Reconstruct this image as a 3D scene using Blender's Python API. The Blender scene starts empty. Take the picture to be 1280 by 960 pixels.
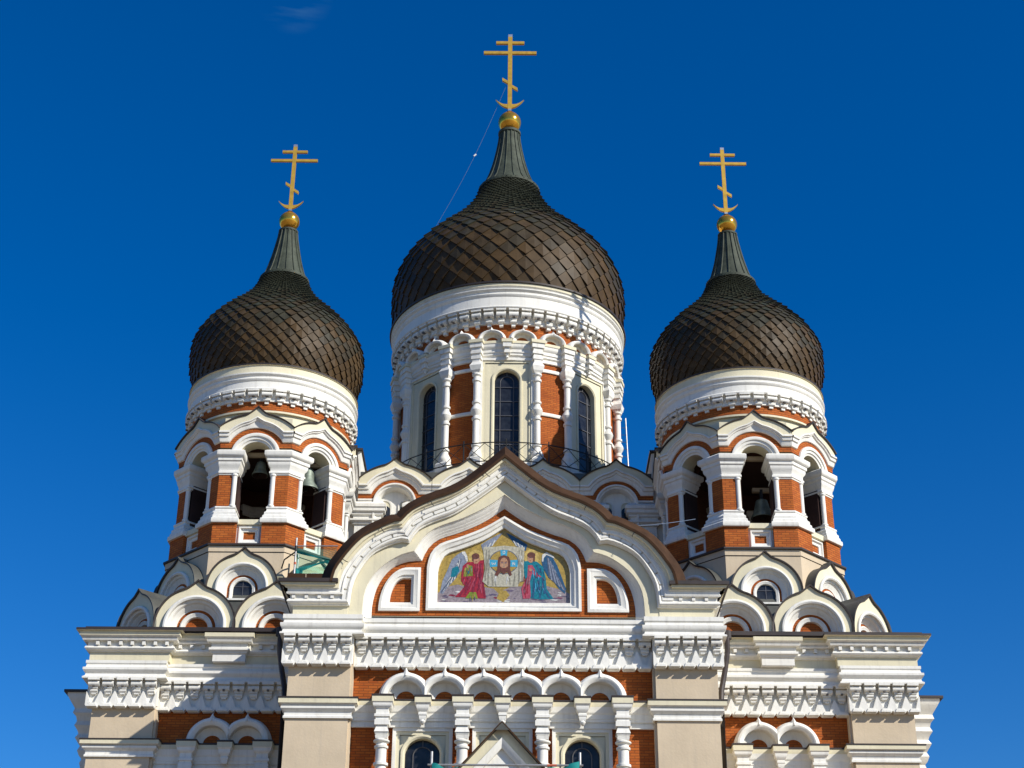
import bpy, bmesh, math, random
from mathutils import Vector, Matrix
from mathutils.geometry import tessellate_polygon
random.seed(7)
R = math.radians
PI = math.pi
sc = bpy.context.scene
col = sc.collection

# ------------------------------------------------------------------ camera
cam = bpy.data.cameras.new("camera")
co = bpy.data.objects.new("camera", cam)
col.objects.link(co)
cam.sensor_width = 36.0
cam.lens = 36.0 * 2000 / 1280
cam.clip_start = 0.5
cam.clip_end = 6000
pit, rol = R(27.5), R(0.42)
fw = Vector((0, math.cos(pit), math.sin(pit)))
rt = Vector((1, 0, 0))
up = rt.cross(fw)
rt2 = rt * math.cos(rol) + up * math.sin(rol)
up2 = up * math.cos(rol) - rt * math.sin(rol)
co.matrix_world = Matrix(((rt2.x, up2.x, -fw.x, 0.2), (rt2.y, up2.y, -fw.y, 0.0), (rt2.z, up2.z, -fw.z, 1.6), (0, 0, 0, 1)))
sc.camera = co

# ------------------------------------------------------------------ light
SUN_AZ, SUN_EL = R(54.5), R(33)          # azimuth measured from the facade normal towards the right
sdir = Vector((math.sin(SUN_AZ) * math.cos(SUN_EL), -math.cos(SUN_AZ) * math.cos(SUN_EL), math.sin(SUN_EL)))
w = bpy.data.worlds.new("World")
sc.world = w
w.use_nodes = True
nt = w.node_tree
bg = nt.nodes["Background"]
sky = nt.nodes.new("ShaderNodeTexSky")
sky.sky_type = 'NISHITA'
sky.sun_disc = False
sky.sun_elevation = SUN_EL
sky.sun_rotation = math.atan2(sdir.x, sdir.y)
sky.air_density = 1.0
sky.dust_density = 0.3
sky.ozone_density = 3.0
hs = nt.nodes.new("ShaderNodeHueSaturation")
hs.inputs["Saturation"].default_value = 1.44
nt.links.new(sky.outputs[0], hs.inputs["Color"])
tintn = nt.nodes.new("ShaderNodeMixRGB")
tintn.blend_type = 'MULTIPLY'
tintn.inputs["Fac"].default_value = 1.0
tintn.inputs[2].default_value = (0.75, 0.98, 1.29, 1)
nt.links.new(hs.outputs[0], tintn.inputs[1])
# wisps of high cloud, fixed in the sky by direction
gen = nt.nodes.new("ShaderNodeTexCoord")
mpg = nt.nodes.new("ShaderNodeMapping")
mpg.inputs["Scale"].default_value = (12, 12, 85)
mpg.inputs["Rotation"].default_value = (0, R(18), 0)
nt.links.new(gen.outputs["Generated"], mpg.inputs["Vector"])
nz = nt.nodes.new("ShaderNodeTexNoise")
nz.inputs["Scale"].default_value = 1.6
nz.inputs["Detail"].default_value = 8
nt.links.new(mpg.outputs[0], nz.inputs["Vector"])
def wisp(vec, w0, w1):
    d = nt.nodes.new("ShaderNodeVectorMath"); d.operation = 'DISTANCE'
    d.inputs[1].default_value = vec
    nt.links.new(gen.outputs["Generated"], d.inputs[0])
    r_ = nt.nodes.new("ShaderNodeMapRange")
    r_.inputs["From Min"].default_value = w1; r_.inputs["From Max"].default_value = w0
    nt.links.new(d.outputs["Value"], r_.inputs["Value"])
    return r_
_f = (fw + rt2*(368-640)/2000 + up2*(480+6)/2000).normalized()
wp = wisp(_f, .002, .024)
cm = nt.nodes.new("ShaderNodeMapRange")
cm.inputs["From Min"].default_value = 0.46; cm.inputs["From Max"].default_value = 0.75
nt.links.new(nz.outputs["Fac"], cm.inputs["Value"])
mu = nt.nodes.new("ShaderNodeMath"); mu.operation = 'MULTIPLY'
nt.links.new(wp.outputs[0], mu.inputs[0]); nt.links.new(cm.outputs[0], mu.inputs[1])
mu2 = nt.nodes.new("ShaderNodeMath"); mu2.operation = 'MULTIPLY'; mu2.inputs[1].default_value = 0.26
nt.links.new(mu.outputs[0], mu2.inputs[0])
cmix = nt.nodes.new("ShaderNodeMixRGB")
cmix.inputs[2].default_value = (2.4, 4.8, 5.6, 1)
nt.links.new(mu2.outputs[0], cmix.inputs["Fac"])
nt.links.new(tintn.outputs[0], cmix.inputs[1])
nt.links.new(cmix.outputs[0], bg.inputs[0])
bg.inputs[1].default_value = 0.083
sl = bpy.data.lights.new("sun", 'SUN')
sl.energy = 5.0
sl.angle = R(0.5)
sl.color = (1.0, 0.955, 0.87)
so = bpy.data.objects.new("sun", sl)
col.objects.link(so)
so.rotation_euler = sdir.to_track_quat('Z', 'Y').to_euler()
sc.view_settings.view_transform = 'Standard'
sc.view_settings.look = 'None'
sc.view_settings.exposure = 0.24
sc.view_settings.gamma = 1.0

# ------------------------------------------------------------------ materials
M = {}
def mat(name, c, rough=0.8, metal=0.0, var=0.10, scale=1.2, bump=0.0, bscale=30.0, spec=0.3, streak=0.0, c2=None):
    m = bpy.data.materials.new(name)
    m.use_nodes = True
    n = m.node_tree
    b = n.nodes["Principled BSDF"]
    b.inputs["Roughness"].default_value = rough
    b.inputs["Metallic"].default_value = metal
    b.inputs["Specular IOR Level"].default_value = spec
    tc = n.nodes.new("ShaderNodeTexCoord")
    no = n.nodes.new("ShaderNodeTexNoise")
    no.inputs["Scale"].default_value = scale
    no.inputs["Detail"].default_value = 6
    no.inputs["Roughness"].default_value = 0.65
    n.links.new(tc.outputs["Object"], no.inputs["Vector"])
    mx = n.nodes.new("ShaderNodeMixRGB")
    d = c2 if c2 else tuple(x * (1 - 2.2 * var) for x in c)
    rp = n.nodes.new("ShaderNodeMapRange")
    rp.inputs["From Min"].default_value = 0.35
    rp.inputs["From Max"].default_value = 0.70
    n.links.new(no.outputs["Fac"], rp.inputs["Value"])
    n.links.new(rp.outputs[0], mx.inputs["Fac"])
    mx.inputs[1].default_value = (*c, 1)
    mx.inputs[2].default_value = (*d, 1)
    last = mx.outputs[0]
    if streak > 0:     # rain streaks: noise stretched along z
        mp = n.nodes.new("ShaderNodeMapping")
        mp.inputs["Scale"].default_value = (5.0, 5.0, 0.35)
        n.links.new(tc.outputs["Object"], mp.inputs["Vector"])
        n2 = n.nodes.new("ShaderNodeTexNoise")
        n2.inputs["Scale"].default_value = 1.6
        n2.inputs["Detail"].default_value = 4
        n.links.new(mp.outputs[0], n2.inputs["Vector"])
        r2 = n.nodes.new("ShaderNodeMapRange")
        r2.inputs["From Min"].default_value = 0.52
        r2.inputs["From Max"].default_value = 0.78
        r2.inputs["To Max"].default_value = streak
        n.links.new(n2.outputs["Fac"], r2.inputs["Value"])
        m2 = n.nodes.new("ShaderNodeMixRGB")
        m2.inputs[2].default_value = (0.30, 0.27, 0.23, 1)
        n.links.new(r2.outputs[0], m2.inputs["Fac"])
        n.links.new(last, m2.inputs[1])
        last = m2.outputs[0]
    n.links.new(last, b.inputs["Base Color"])
    if bump > 0:
        nb = n.nodes.new("ShaderNodeTexNoise")
        nb.inputs["Scale"].default_value = bscale
        nb.inputs["Detail"].default_value = 3
        n.links.new(tc.outputs["Object"], nb.inputs["Vector"])
        bp = n.nodes.new("ShaderNodeBump")
        bp.inputs["Strength"].default_value = bump
        bp.inputs["Distance"].default_value = 0.02
        n.links.new(nb.outputs["Fac"], bp.inputs["Height"])
        n.links.new(bp.outputs[0], b.inputs["Normal"])
    M[name] = m
    return m

def brick_mat(name, c1, c2, mort, bw=0.27, bh=0.088):
    m = bpy.data.materials.new(name)
    m.use_nodes = True
    n = m.node_tree
    b = n.nodes["Principled BSDF"]
    b.inputs["Roughness"].default_value = 0.82
    b.inputs["Specular IOR Level"].default_value = 0.2
    uv = n.nodes.new("ShaderNodeUVMap")
    br = n.nodes.new("ShaderNodeTexBrick")
    br.inputs["Scale"].default_value = 1.0
    br.inputs["Brick Width"].default_value = bw
    br.inputs["Row Height"].default_value = bh
    br.inputs["Mortar Size"].default_value = 0.012
    br.inputs["Mortar Smooth"].default_value = 0.3
    br.inputs["Color1"].default_value = (*c1, 1)
    br.inputs["Color2"].default_value = (*c2, 1)
    br.inputs["Mortar"].default_value = (*mort, 1)
    n.links.new(uv.outputs[0], br.inputs["Vector"])
    tc = n.nodes.new("ShaderNodeTexCoord")
    no = n.nodes.new("ShaderNodeTexNoise")
    no.inputs["Scale"].default_value = 1.7
    no.inputs["Detail"].default_value = 6
    n.links.new(tc.outputs["Object"], no.inputs["Vector"])
    rp = n.nodes.new("ShaderNodeMapRange")
    rp.inputs["From Min"].default_value = 0.4
    rp.inputs["From Max"].default_value = 0.72
    rp.inputs["To Max"].default_value = 0.55
    n.links.new(no.outputs["Fac"], rp.inputs["Value"])
    mx = n.nodes.new("ShaderNodeMixRGB")
    mx.blend_type = 'MULTIPLY'
    mx.inputs[2].default_value = (0.70, 0.62, 0.55, 1)
    n.links.new(rp.outputs[0], mx.inputs["Fac"])
    n.links.new(br.outputs["Color"], mx.inputs[1])
    n.links.new(mx.outputs[0], b.inputs["Base Color"])
    bp = n.nodes.new("ShaderNodeBump")
    bp.inputs["Strength"].default_value = 0.6
    bp.inputs["Distance"].default_value = 0.01
    bp.invert = True
    n.links.new(br.outputs["Fac"], bp.inputs["Height"])
    n.links.new(bp.outputs[0], b.inputs["Normal"])
    M[name] = m

mat("white", (0.79, 0.765, 0.69), 0.75, var=0.06, scale=0.9, bump=0.18, bscale=14, streak=0.30)
mat("cream", (0.72, 0.655, 0.46), 0.8, var=0.07, scale=0.7, bump=0.18, bscale=16, streak=0.24)
mat("beige", (0.62, 0.50, 0.345), 0.8, var=0.09, scale=0.55, bump=0.22, bscale=14, streak=0.22)
brick_mat("brick", (0.46, 0.126, 0.022), (0.34, 0.078, 0.014), (0.22, 0.066, 0.018), 0.27, 0.080)
brick_mat("shaded_brick", (0.10, 0.035, 0.018), (0.075, 0.026, 0.014), (0.06, 0.03, 0.02))  # darkened brick, the belfry's interior shade put into the colour
mat("metal", (0.045, 0.032, 0.026), 0.55, 0.1, var=0.2, scale=1.5, spec=0.5)
mat("rust_metal", (0.062, 0.031, 0.015), 0.75, 0.0, var=0.2, scale=2.0, spec=0.12)
mat("roof_grey", (0.10, 0.10, 0.085), 0.55, 0.2, var=0.2, scale=1.5, spec=0.4)
mat("patina", (0.070, 0.082, 0.058), 0.65, 0.0, var=0.25, scale=2.5, spec=0.2)
mat("gold", (0.90, 0.47, 0.06), 0.16, 0.82, var=0.12, scale=6)
mat("gilt", (0.76, 0.45, 0.07), 0.42, 0.5, var=0.14, scale=5)
mat("silver", (0.6, 0.6, 0.58), 0.4, 0.8, var=0.1)
mat("glass", (0.009, 0.010, 0.014), 0.22, 0.0, var=0.3, scale=2.6, spec=0.32, bump=0.35, bscale=2.6, c2=(0.030, 0.034, 0.042))
mat("lead", (0.10, 0.10, 0.11), 0.6, 0.3)
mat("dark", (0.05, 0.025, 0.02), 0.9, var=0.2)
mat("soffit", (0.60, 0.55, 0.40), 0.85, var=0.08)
mat("bronze", (0.20, 0.24, 0.20), 0.5, 0.5, var=0.3, scale=4, spec=0.5)
mat("timber", (0.35, 0.27, 0.18), 0.8, var=0.2)
mat("iron", (0.03, 0.03, 0.03), 0.55, 0.5)
mat("steel", (0.45, 0.44, 0.43), 0.45, 0.6, var=0.2, scale=3)
mat("redtip", (0.55, 0.14, 0.08), 0.6)
mat("teal", (0.01, 0.27, 0.25), 0.75, var=0.15, scale=4)
mat("wire", (0.13, 0.17, 0.24), 0.7, 0.0)
mat("hole", (0.16, 0.15, 0.14), 0.9)  # flat grey standing in for the shade inside drilled holes
mat("lamp_white", (0.85, 0.85, 0.82), 0.4)

def scale_mat():
    # dome shingles: weathered copper, every scale a slightly different brown, greener towards the neck
    m = bpy.data.materials.new("scales")
    m.use_nodes = True
    n = m.node_tree
    b = n.nodes["Principled BSDF"]
    b.inputs["Roughness"].default_value = 0.5
    b.inputs["Metallic"].default_value = 0.0
    b.inputs["Specular IOR Level"].default_value = 0.13
    at = n.nodes.new("ShaderNodeAttribute")
    at.attribute_name = "tint"
    cr = n.nodes.new("ShaderNodeValToRGB")
    cr.color_ramp.elements[0].position = 0.0
    cr.color_ramp.elements[0].color = (0.074, 0.047, 0.021, 1)
    cr.color_ramp.elements[1].position = 1.0
    cr.color_ramp.elements[1].color = (0.038, 0.043, 0.031, 1)
    cr.color_ramp.elements[1].position = 0.62
    e = cr.color_ramp.elements.new(0.32)
    e.color = (0.045, 0.037, 0.024, 1)
    n.links.new(at.outputs["Fac"], cr.inputs[0])
    tc = n.nodes.new("ShaderNodeTexCoord")
    no = n.nodes.new("ShaderNodeTexNoise")
    no.inputs["Scale"].default_value = 3.0
    no.inputs["Detail"].default_value = 6
    n.links.new(tc.outputs["Object"], no.inputs["Vector"])
    mx = n.nodes.new("ShaderNodeMixRGB")
    mx.blend_type = 'MULTIPLY'
    mx.inputs["Fac"].default_value = 0.6
    n.links.new(cr.outputs[0], mx.inputs[1])
    r2 = n.nodes.new("ShaderNodeValToRGB")
    r2.color_ramp.elements[0].position = 0.3
    r2.color_ramp.elements[0].color = (0.55, 0.5, 0.45, 1)
    r2.color_ramp.elements[1].position = 0.7
    r2.color_ramp.elements[1].color = (1.2, 1.15, 1.1, 1)
    n.links.new(no.outputs["Fac"], r2.inputs[0])
    n.links.new(r2.outputs[0], mx.inputs[2])
    n.links.new(mx.outputs[0], b.inputs["Base Color"])
    M["scales"] = m
scale_mat()

def net_mat():
    m = bpy.data.materials.new("netting")
    m.use_nodes = True
    n = m.node_tree
    b = n.nodes["Principled BSDF"]
    b.inputs["Base Color"].default_value = (0.05, 0.33, 0.25, 1)
    b.inputs["Roughness"].default_value = 0.7
    tr = n.nodes.new("ShaderNodeBsdfTransparent")
    tr.inputs[0].default_value = (0.80, 0.95, 0.88, 1)
    mx = n.nodes.new("ShaderNodeMixShader")
    mx.inputs[0].default_value = 0.28
    n.links.new(tr.outputs[0], mx.inputs[1])
    n.links.new(b.outputs[0], mx.inputs[2])
    n.links.new(mx.outputs[0], n.nodes["Material Output"].inputs[0])
    M["netting"] = m
net_mat()

# ------------------------------------------------------------------ mesh builder
class MB:
    def __init__(s, sx=1):
        s.v, s.f, s.m, s.uv, s.mats, s.sx, s.tint = [], [], [], [], [], sx, []
    def mi(s, name):
        if name not in s.mats:
            s.mats.append(name)
        return s.mats.index(name)
    def face(s, pts, m, uv=None, tint=0.0):
        q = []
        for p in pts:
            p = Vector(p)
            if not q or (p - q[-1]).length > 1e-5:
                q.append(p)
        if len(q) > 2 and (q[0] - q[-1]).length < 1e-5:
            q.pop()
        if len(q) < 3:
            return
        if uv is not None and len(uv) != len(q):
            uv = None
        i0 = len(s.v)
        if s.sx < 0:
            q = [Vector((-p.x, p.y, p.z)) for p in q][::-1]
            if uv: uv = uv[::-1]
        s.v += q
        s.f.append(list(range(i0, i0 + len(q))))
        s.m.append(s.mi(m))
        s.uv.append(uv)
        s.tint.append(tint)
    def box(s, x0, x1, y0, y1, z0, z1, m, top=None, bot=None):
        a = [(x0,y0,z0),(x1,y0,z0),(x1,y1,z0),(x0,y1,z0)]
        b = [(p[0],p[1],z1) for p in a]
        for i in range(4):
            j = (i+1) % 4
            s.face([a[i],a[j],b[j],b[i]], m)
        s.face(b, top or m)
        s.face(a[::-1], bot or m)
    def loft(s, rings, mats, closed=False):
        for k in range(len(rings)-1):
            m = mats[k] if isinstance(mats, (list, tuple)) else mats
            if m is None: continue
            A, B = rings[k], rings[k+1]
            n = len(A)
            for i in range(n if closed else n-1):
                j = (i+1) % n
                s.face([A[i],A[j],B[j],B[i]], m)
    def lathe(s, prof, n, m, c=(0,0), a0=0.0, a1=2*PI, uvr=None):
        full = abs(a1-a0-2*PI) < 1e-6
        for k in range(len(prof)-1):
            (r0,z0),(r1,z1) = prof[k], prof[k+1]
            mm = m[k] if isinstance(m, (list, tuple)) else m
            if mm is None: continue
            for i in range(n):
                t0 = a0+(a1-a0)*i/n; t1 = a0+(a1-a0)*(i+1)/n
                P = lambda r,t,z: (c[0]+r*math.sin(t), c[1]-r*math.cos(t), z)
                rr = uvr or max(r0, r1)
                s.face([P(r0,t0,z0),P(r0,t1,z0),P(r1,t1,z1),P(r1,t0,z1)], mm,
                       [(t0*rr,z0),(t1*rr,z0),(t1*rr,z1),(t0*rr,z1)])
    def tube(s, pts, r, m, n=8, closed=False):
        pts = [Vector(p) for p in pts]
        rings = []
        for i, p in enumerate(pts):
            if closed:
                d = pts[(i+1) % len(pts)] - pts[i-1]
            else:
                d = pts[min(i+1, len(pts)-1)] - pts[max(i-1, 0)]
            d.normalize()
            a = d.cross(Vector((0,0,1)))
            if a.length < 1e-3: a = Vector((1,0,0))
            a.normalize(); b = d.cross(a)
            rr = r[i] if isinstance(r, (list, tuple)) else r
            rings.append([p + a*rr*math.cos(2*PI*k/n) + b*rr*math.sin(2*PI*k/n) for k in range(n)])
        if closed: rings.append(rings[0])
        s.loft(rings, m, closed=True)
        if not closed:
            s.face(rings[0], m); s.face(rings[-1][::-1], m)
    def poly(s, outer, d, m, holes=(), flip=False):
        # flat polygon in the facade plane, (u, z) -> (u, -d, z)
        loops = [[Vector((p[0], -d, p[1])) for p in outer]] + [[Vector((p[0], -d, p[1])) for p in h] for h in holes]
        flat = [p for l in loops for p in l]
        for t in tessellate_polygon(loops):
            s.face([flat[i] for i in t], m)
    def plate(s, outer, d0, d1, m, holes=(), mside=None, back=False):
        s.poly(outer, d1, m, holes)
        if back: s.poly(outer, d0, m, holes)
        for l in [outer] + list(holes):
            for i in range(len(l)):
                a, b = l[i], l[(i+1) % len(l)]
                s.face([(a[0],-d0,a[1]),(b[0],-d0,b[1]),(b[0],-d1,b[1]),(a[0],-d1,a[1])], mside or m)
    def sweep(s, path, prof, mats, closed=False):
        # moulding: plan path (x, y), profile (out, z); out is to the right-hand side of travel
        n = len(path)
        P = [Vector((p[0], p[1])) for p in path]
        nor = []
        for i in range(n):
            def seg(a, b):
                d = (P[b]-P[a]).normalized(); return Vector((d.y, -d.x))
            if closed: n1, n2 = seg(i-1, i), seg(i, (i+1) % n)
            elif i == 0: n1 = n2 = seg(0, 1)
            elif i == n-1: n1 = n2 = seg(n-2, n-1)
            else: n1, n2 = seg(i-1, i), seg(i, i+1)
            h = n1+n2
            nor.append(h / max(0.3, h.dot(n1)) if h.length > 1e-6 else n1)
        rings = [[(P[i].x+nor[i].x*o, P[i].y+nor[i].y*o, z) for i in range(n)] for o, z in prof]
        s.loft(rings, mats, closed=closed)
        if not closed:
            for e in (0, n-1):
                s.face([r[e] for r in rings], mats if isinstance(mats, str) else mats[0])
    def build(s, name, parent=None, loc=(0,0,0), rot=0.0, smooth=32, ao=None):
        me = bpy.data.meshes.new(name)
        me.from_pydata([tuple(v) for v in s.v], [], s.f)
        for m in s.mats: me.materials.append(M[m])
        me.polygons.foreach_set("material_index", s.m)
        me.update()
        uvl = me.uv_layers.new(name="UVMap")
        for pi, p in enumerate(me.polygons):
            u = s.uv[pi]
            n = p.normal
            if u is None:
                if abs(n.z) > 0.75:
                    f = lambda c: (c.x, c.y)
                else:
                    t = Vector((-n.y, n.x, 0)).normalized()
                    if (t.x + 0.01*t.y) < 0: t = -t
                    f = lambda c: (c.dot(t), c.z)
                u = [f(me.vertices[me.loops[li].vertex_index].co) for li in p.loop_indices]
            for k, li in enumerate(p.loop_indices):
                uvl.data[li].uv = u[k]
        if any(s.tint):
            a = me.attributes.new("tint", 'FLOAT', 'FACE')
            a.data.foreach_set("value", s.tint)
        bm = bmesh.new(); bm.from_mesh(me)
        bmesh.ops.remove_doubles(bm, verts=bm.verts, dist=2e-4)
        bmesh.ops.recalc_face_normals(bm, faces=bm.faces)
        bm.to_mesh(me); bm.free()
        if smooth:
            me.polygons.foreach_set("use_smooth", [True]*len(me.polygons))
            me.set_sharp_from_angle(angle=R(smooth))
        o = bpy.data.objects.new(name, me)
        col.objects.link(o)
        o.parent = parent
        o.location = loc
        o.rotation_euler = (0, 0, rot)
        return o

def empty(name, loc=(0,0,0), parent=None, label=None, cat=None, group=None):
    o = bpy.data.objects.new(name, None)
    col.objects.link(o)
    o.location = loc
    o.parent = parent
    o.empty_display_size = 0.5
    if label: o["label"] = label
    if cat: o["category"] = cat
    if group: o["group"] = group
    return o
def copy(o, parent=None, loc=None, rot=None):
    c = o.copy()
    col.objects.link(c)
    c.parent = parent if parent else o.parent
    if loc is not None: c.location = loc
    if rot is not None: c.rotation_euler = (0, 0, rot)
    return c

# ------------------------------------------------------------------ curves in the facade plane (u, z)
NA = 32
def arc(r, zc, zb, n=NA, a=PI/2, clip=None):
    P = [(-r*math.sin(a), zb)]
    for i in range(n+1):
        t = -a + 2*a*i/n
        P.append((r*math.sin(t), zc + r*math.cos(t)))
    P.append((r*math.sin(a), zb))
    if clip: P = [(max(clip[0], min(clip[1], x)), z) for x, z in P]
    return P
def ogee(wd, zc, rise, tip, zb, n=NA, xt=0.26, clip=None):
    if rise >= wd: rr, cz, A = wd, zc, PI/2
    else:
        rr = (wd*wd+rise*rise)/(2*rise); cz = zc+rise-rr; A = math.asin(wd/rr)
    P = [(-wd, zb)]
    for i in range(n+1):
        t = -A + 2*A*i/n
        x = rr*math.sin(t); z = cz + rr*math.cos(t)*(rise/wd if rise > wd else 1)
        k = max(0.0, 1-abs(x)/(xt*wd))
        P.append((x, z + tip*k**1.5))
    P.append((wd, zb))
    if clip: P = [(max(clip[0], min(clip[1], x)), z) for x, z in P]
    return P
def wing(W, rr, zc, zw, n=NA, tip=0.0):
    x0 = min(W, math.sqrt(max(1e-6, rr*rr-(zw-zc)**2)))
    A = math.asin(min(1.0, x0/rr))
    P = [(-W, zw)]
    for i in range(n+1):
        t = -A + 2*A*i/n
        x = rr*math.sin(t)
        P.append((x, zc + rr*math.cos(t) + tip*max(0.0, 1-abs(x)/(.24*rr))**1.4))
    P.append((W, zw))
    return P
def fr(P, d): return [(u, -d, z) for u, z in P]
def catmull(pts, n):
    out = []
    m = len(pts)
    for i in range(m-1):
        p0 = Vector(pts[max(0,i-1)]); p1 = Vector(pts[i]); p2 = Vector(pts[i+1]); p3 = Vector(pts[min(m-1,i+2)])
        for k in range(8):
            t = k/8
            out.append(0.5*((2*p1)+(p2-p0)*t+(2*p0-5*p1+4*p2-p3)*t*t+(3*p1-p0-3*p2+p3)*t**3))
    out.append(Vector(pts[-1]))
    L = [0]
    for a, b in zip(out, out[1:]): L.append(L[-1]+(b-a).length)
    res = []
    j = 0
    for i in range(n+1):
        s = L[-1]*i/n
        while j < len(out)-2 and L[j+1] < s: j += 1
        t = (s-L[j])/max(1e-9, L[j+1]-L[j])
        q = out[j].lerp(out[j+1], min(1,max(0,t)))
        res.append((q.x, q.y))
    return res
def half_curve(segs, n=14):
    P = []
    for s in segs:
        c = catmull(s, n) if len(s) > 2 else [s[0], s[1]]
        P += c if not P else c[1:] if P[-1] == c[0] else c
    return P
def mirror(P):      # tip..base on +u  ->  left base .. tip .. right base
    return [(-u, z) for u, z in P[::-1]] + (P[1:] if P[0][0] == 0 else P)
def mixc(A, B, t): return [(a[0]+(b[0]-a[0])*t, a[1]+(b[1]-a[1])*t) for a, b in zip(A, B)]

# ------------------------------------------------------------------ setting
g = MB(); g.face([(-3000,-3000,0),(3000,-3000,0),(3000,3000,0),(-3000,3000,0)], "ground") if False else None
def ground_mat():
    m = bpy.data.materials.new("cobbles"); m.use_nodes = True
    n = m.node_tree; b = n.nodes["Principled BSDF"]
    b.inputs["Roughness"].default_value = 0.85
    tc = n.nodes.new("ShaderNodeTexCoord")
    vo = n.nodes.new("ShaderNodeTexVoronoi"); vo.inputs["Scale"].default_value = 6.0
    n.links.new(tc.outputs["Object"], vo.inputs["Vector"])
    cr = n.nodes.new("ShaderNodeValToRGB")
    cr.color_ramp.elements[0].color = (0.25, 0.19, 0.13, 1)
    cr.color_ramp.elements[1].color = (0.18, 0.14, 0.095, 1)
    n.links.new(vo.outputs["Distance"], cr.inputs[0])
    n.links.new(cr.outputs[0], b.inputs["Base Color"])
    M["cobbles"] = m
ground_mat()
g = MB(); g.face([(-2500,-2500,0),(2500,-2500,0),(2500,2500,0),(-2500,2500,0)], "cobbles")
go = g.build("ground", smooth=0); go["kind"] = "structure"; go["label"] = "pale cobbled square in front of the cathedral"

CATH = empty("cathedral", (0,45,0), None, "white and orange brick cathedral with three dark onion domes and gilded crosses", "cathedral")
def cp(x=0, y=0, z=0): return (x, y-45, z)      # world -> cathedral space

# ------------------------------------------------------------------ corbel frieze
def corbels(mb, u0, u1, n, z0, z1, z2, d0):
    p = (u1-u0)/n
    def bx(c, hw, a, b, dd, m="white"):
        mb.box(c-hw, c+hw, -(d0+dd), -(d0-0.02), a, b, m)
    def barrel(c, hw, zc, r, dc):
        P = [(dc + r*math.cos(t*PI/8), zc + r*math.sin(t*PI/8)) for t in range(-6, 5)]
        L = [(c-hw, -(d0+d), z) for d, z in P]; Rr = [(c+hw, -(d0+d), z) for d, z in P]
        mb.loft([L, Rr], "white"); mb.face(L, "white"); mb.face(Rr[::-1], "white")
    H = z2-z1
    for i in range(n):
        c = u0 + p*(i+0.5) + random.uniform(-.012, .012)*p
        bx(c, .40*p, z2-.20*H, z2, .34)
        barrel(c, .385*p, z2-.42*H, .21*H, .20)
        bx(c, .37*p, z2-.62*H, z2-.2*H, .20)
        mb.box(c-.07*p, c+.07*p, -(d0+.30), -(d0+.2), z2-.66*H, z2-.56*H, "hole")  # proud grey box painted as the shade of a drilled hole
        bx(c, .28*p, z2-.78*H, z2-.62*H, .20)
        barrel(c, .26*p, z2-.90*H, .15*H, .12)
        bx(c, .25*p, z1-.10*H, z2-.78*H, .13)
        barrel(c, .16*p, z1-.12*H, .10*H, .10)
    h = z1-z0
    top = [(u0+.001, z1+.02)]
    bot = [(u0, z0+.16*h)]
    for i in range(n):
        c = u0 + p*(i+.5); e = c+.5*p - (.06*p if i == n-1 else 0)
        top += [(c-.14*p, z0+.30*h), (c+.14*p, z0+.30*h), (e-.04*p, z1+.02), (e+.04*p, z1+.02)]
        bot += [(c-.36*p, z0), (c+.36*p, z0), (e, z0+.16*h)]
        mb.plate([(c-.36*p, z0+.02),(c+.36*p, z0+.02),(c+.30*p, z0+.16*h),(c-.30*p, z0+.16*h)], d0, d0+.25, "white")
        mb.plate([(c-.27*p, z0+.16*h),(c+.27*p, z0+.16*h),(c+.22*p, z0+.28*h),(c-.22*p, z0+.28*h)], d0, d0+.21, "white")
    mb.plate(top + bot[::-1], d0-.02, d0+.17, "white")
    mb.box(u0, u1, -(d0+.05), -(d0-.04), z0+.17*h, z2, "white")

def ring_corbels(mb, rad, n, z1, z2, proj):
    H = z2-z1
    p = 2*PI*rad/n
    for i in range(n):
        t = 2*PI*(i+.5)/n
        sub = MB()
        def bx(hw, a, b, dd, m="white"): sub.box(-hw, hw, -(rad+dd), -(rad-.06), a, b, m)
        def barrel(hw, zc, r, dc):
            P = [(dc + r*math.cos(k*PI/6), zc + r*math.sin(k*PI/6)) for k in range(-4, 4)]
            L = [(-hw, -(rad+d), z) for d, z in P]; Q = [(hw, -(rad+d), z) for d, z in P]
            sub.loft([L, Q], "white"); sub.face(L, "white"); sub.face(Q[::-1], "white")
        bx(.42*p, z2-.14*H, z2, proj)
        barrel(.40*p, z2-.34*H, .18*H, proj*.55)
        bx(.38*p, z2-.5*H, z2-.1*H, proj*.6)
        sub.box(-.05, .05, -(rad+proj*.95), -(rad+proj*.5), z2-.54*H, z2-.46*H, "hole")  # small grey box in place of a shaded drill hole
        bx(.28*p, z2-.64*H, z2-.5*H, proj*.5)
        barrel(.27*p, z2-.72*H, .11*H, proj*.3)
        bx(.16*p, z1, z2-.6*H, proj*.25)
        cs, sn = math.cos(t), math.sin(t)
        for f, mm in zip(sub.f, sub.m):
            mb.face([(sub.v[k].x*cs - sub.v[k].y*sn, sub.v[k].x*sn + sub.v[k].y*cs, sub.v[k].z) for k in f], sub.mats[mm])

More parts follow.
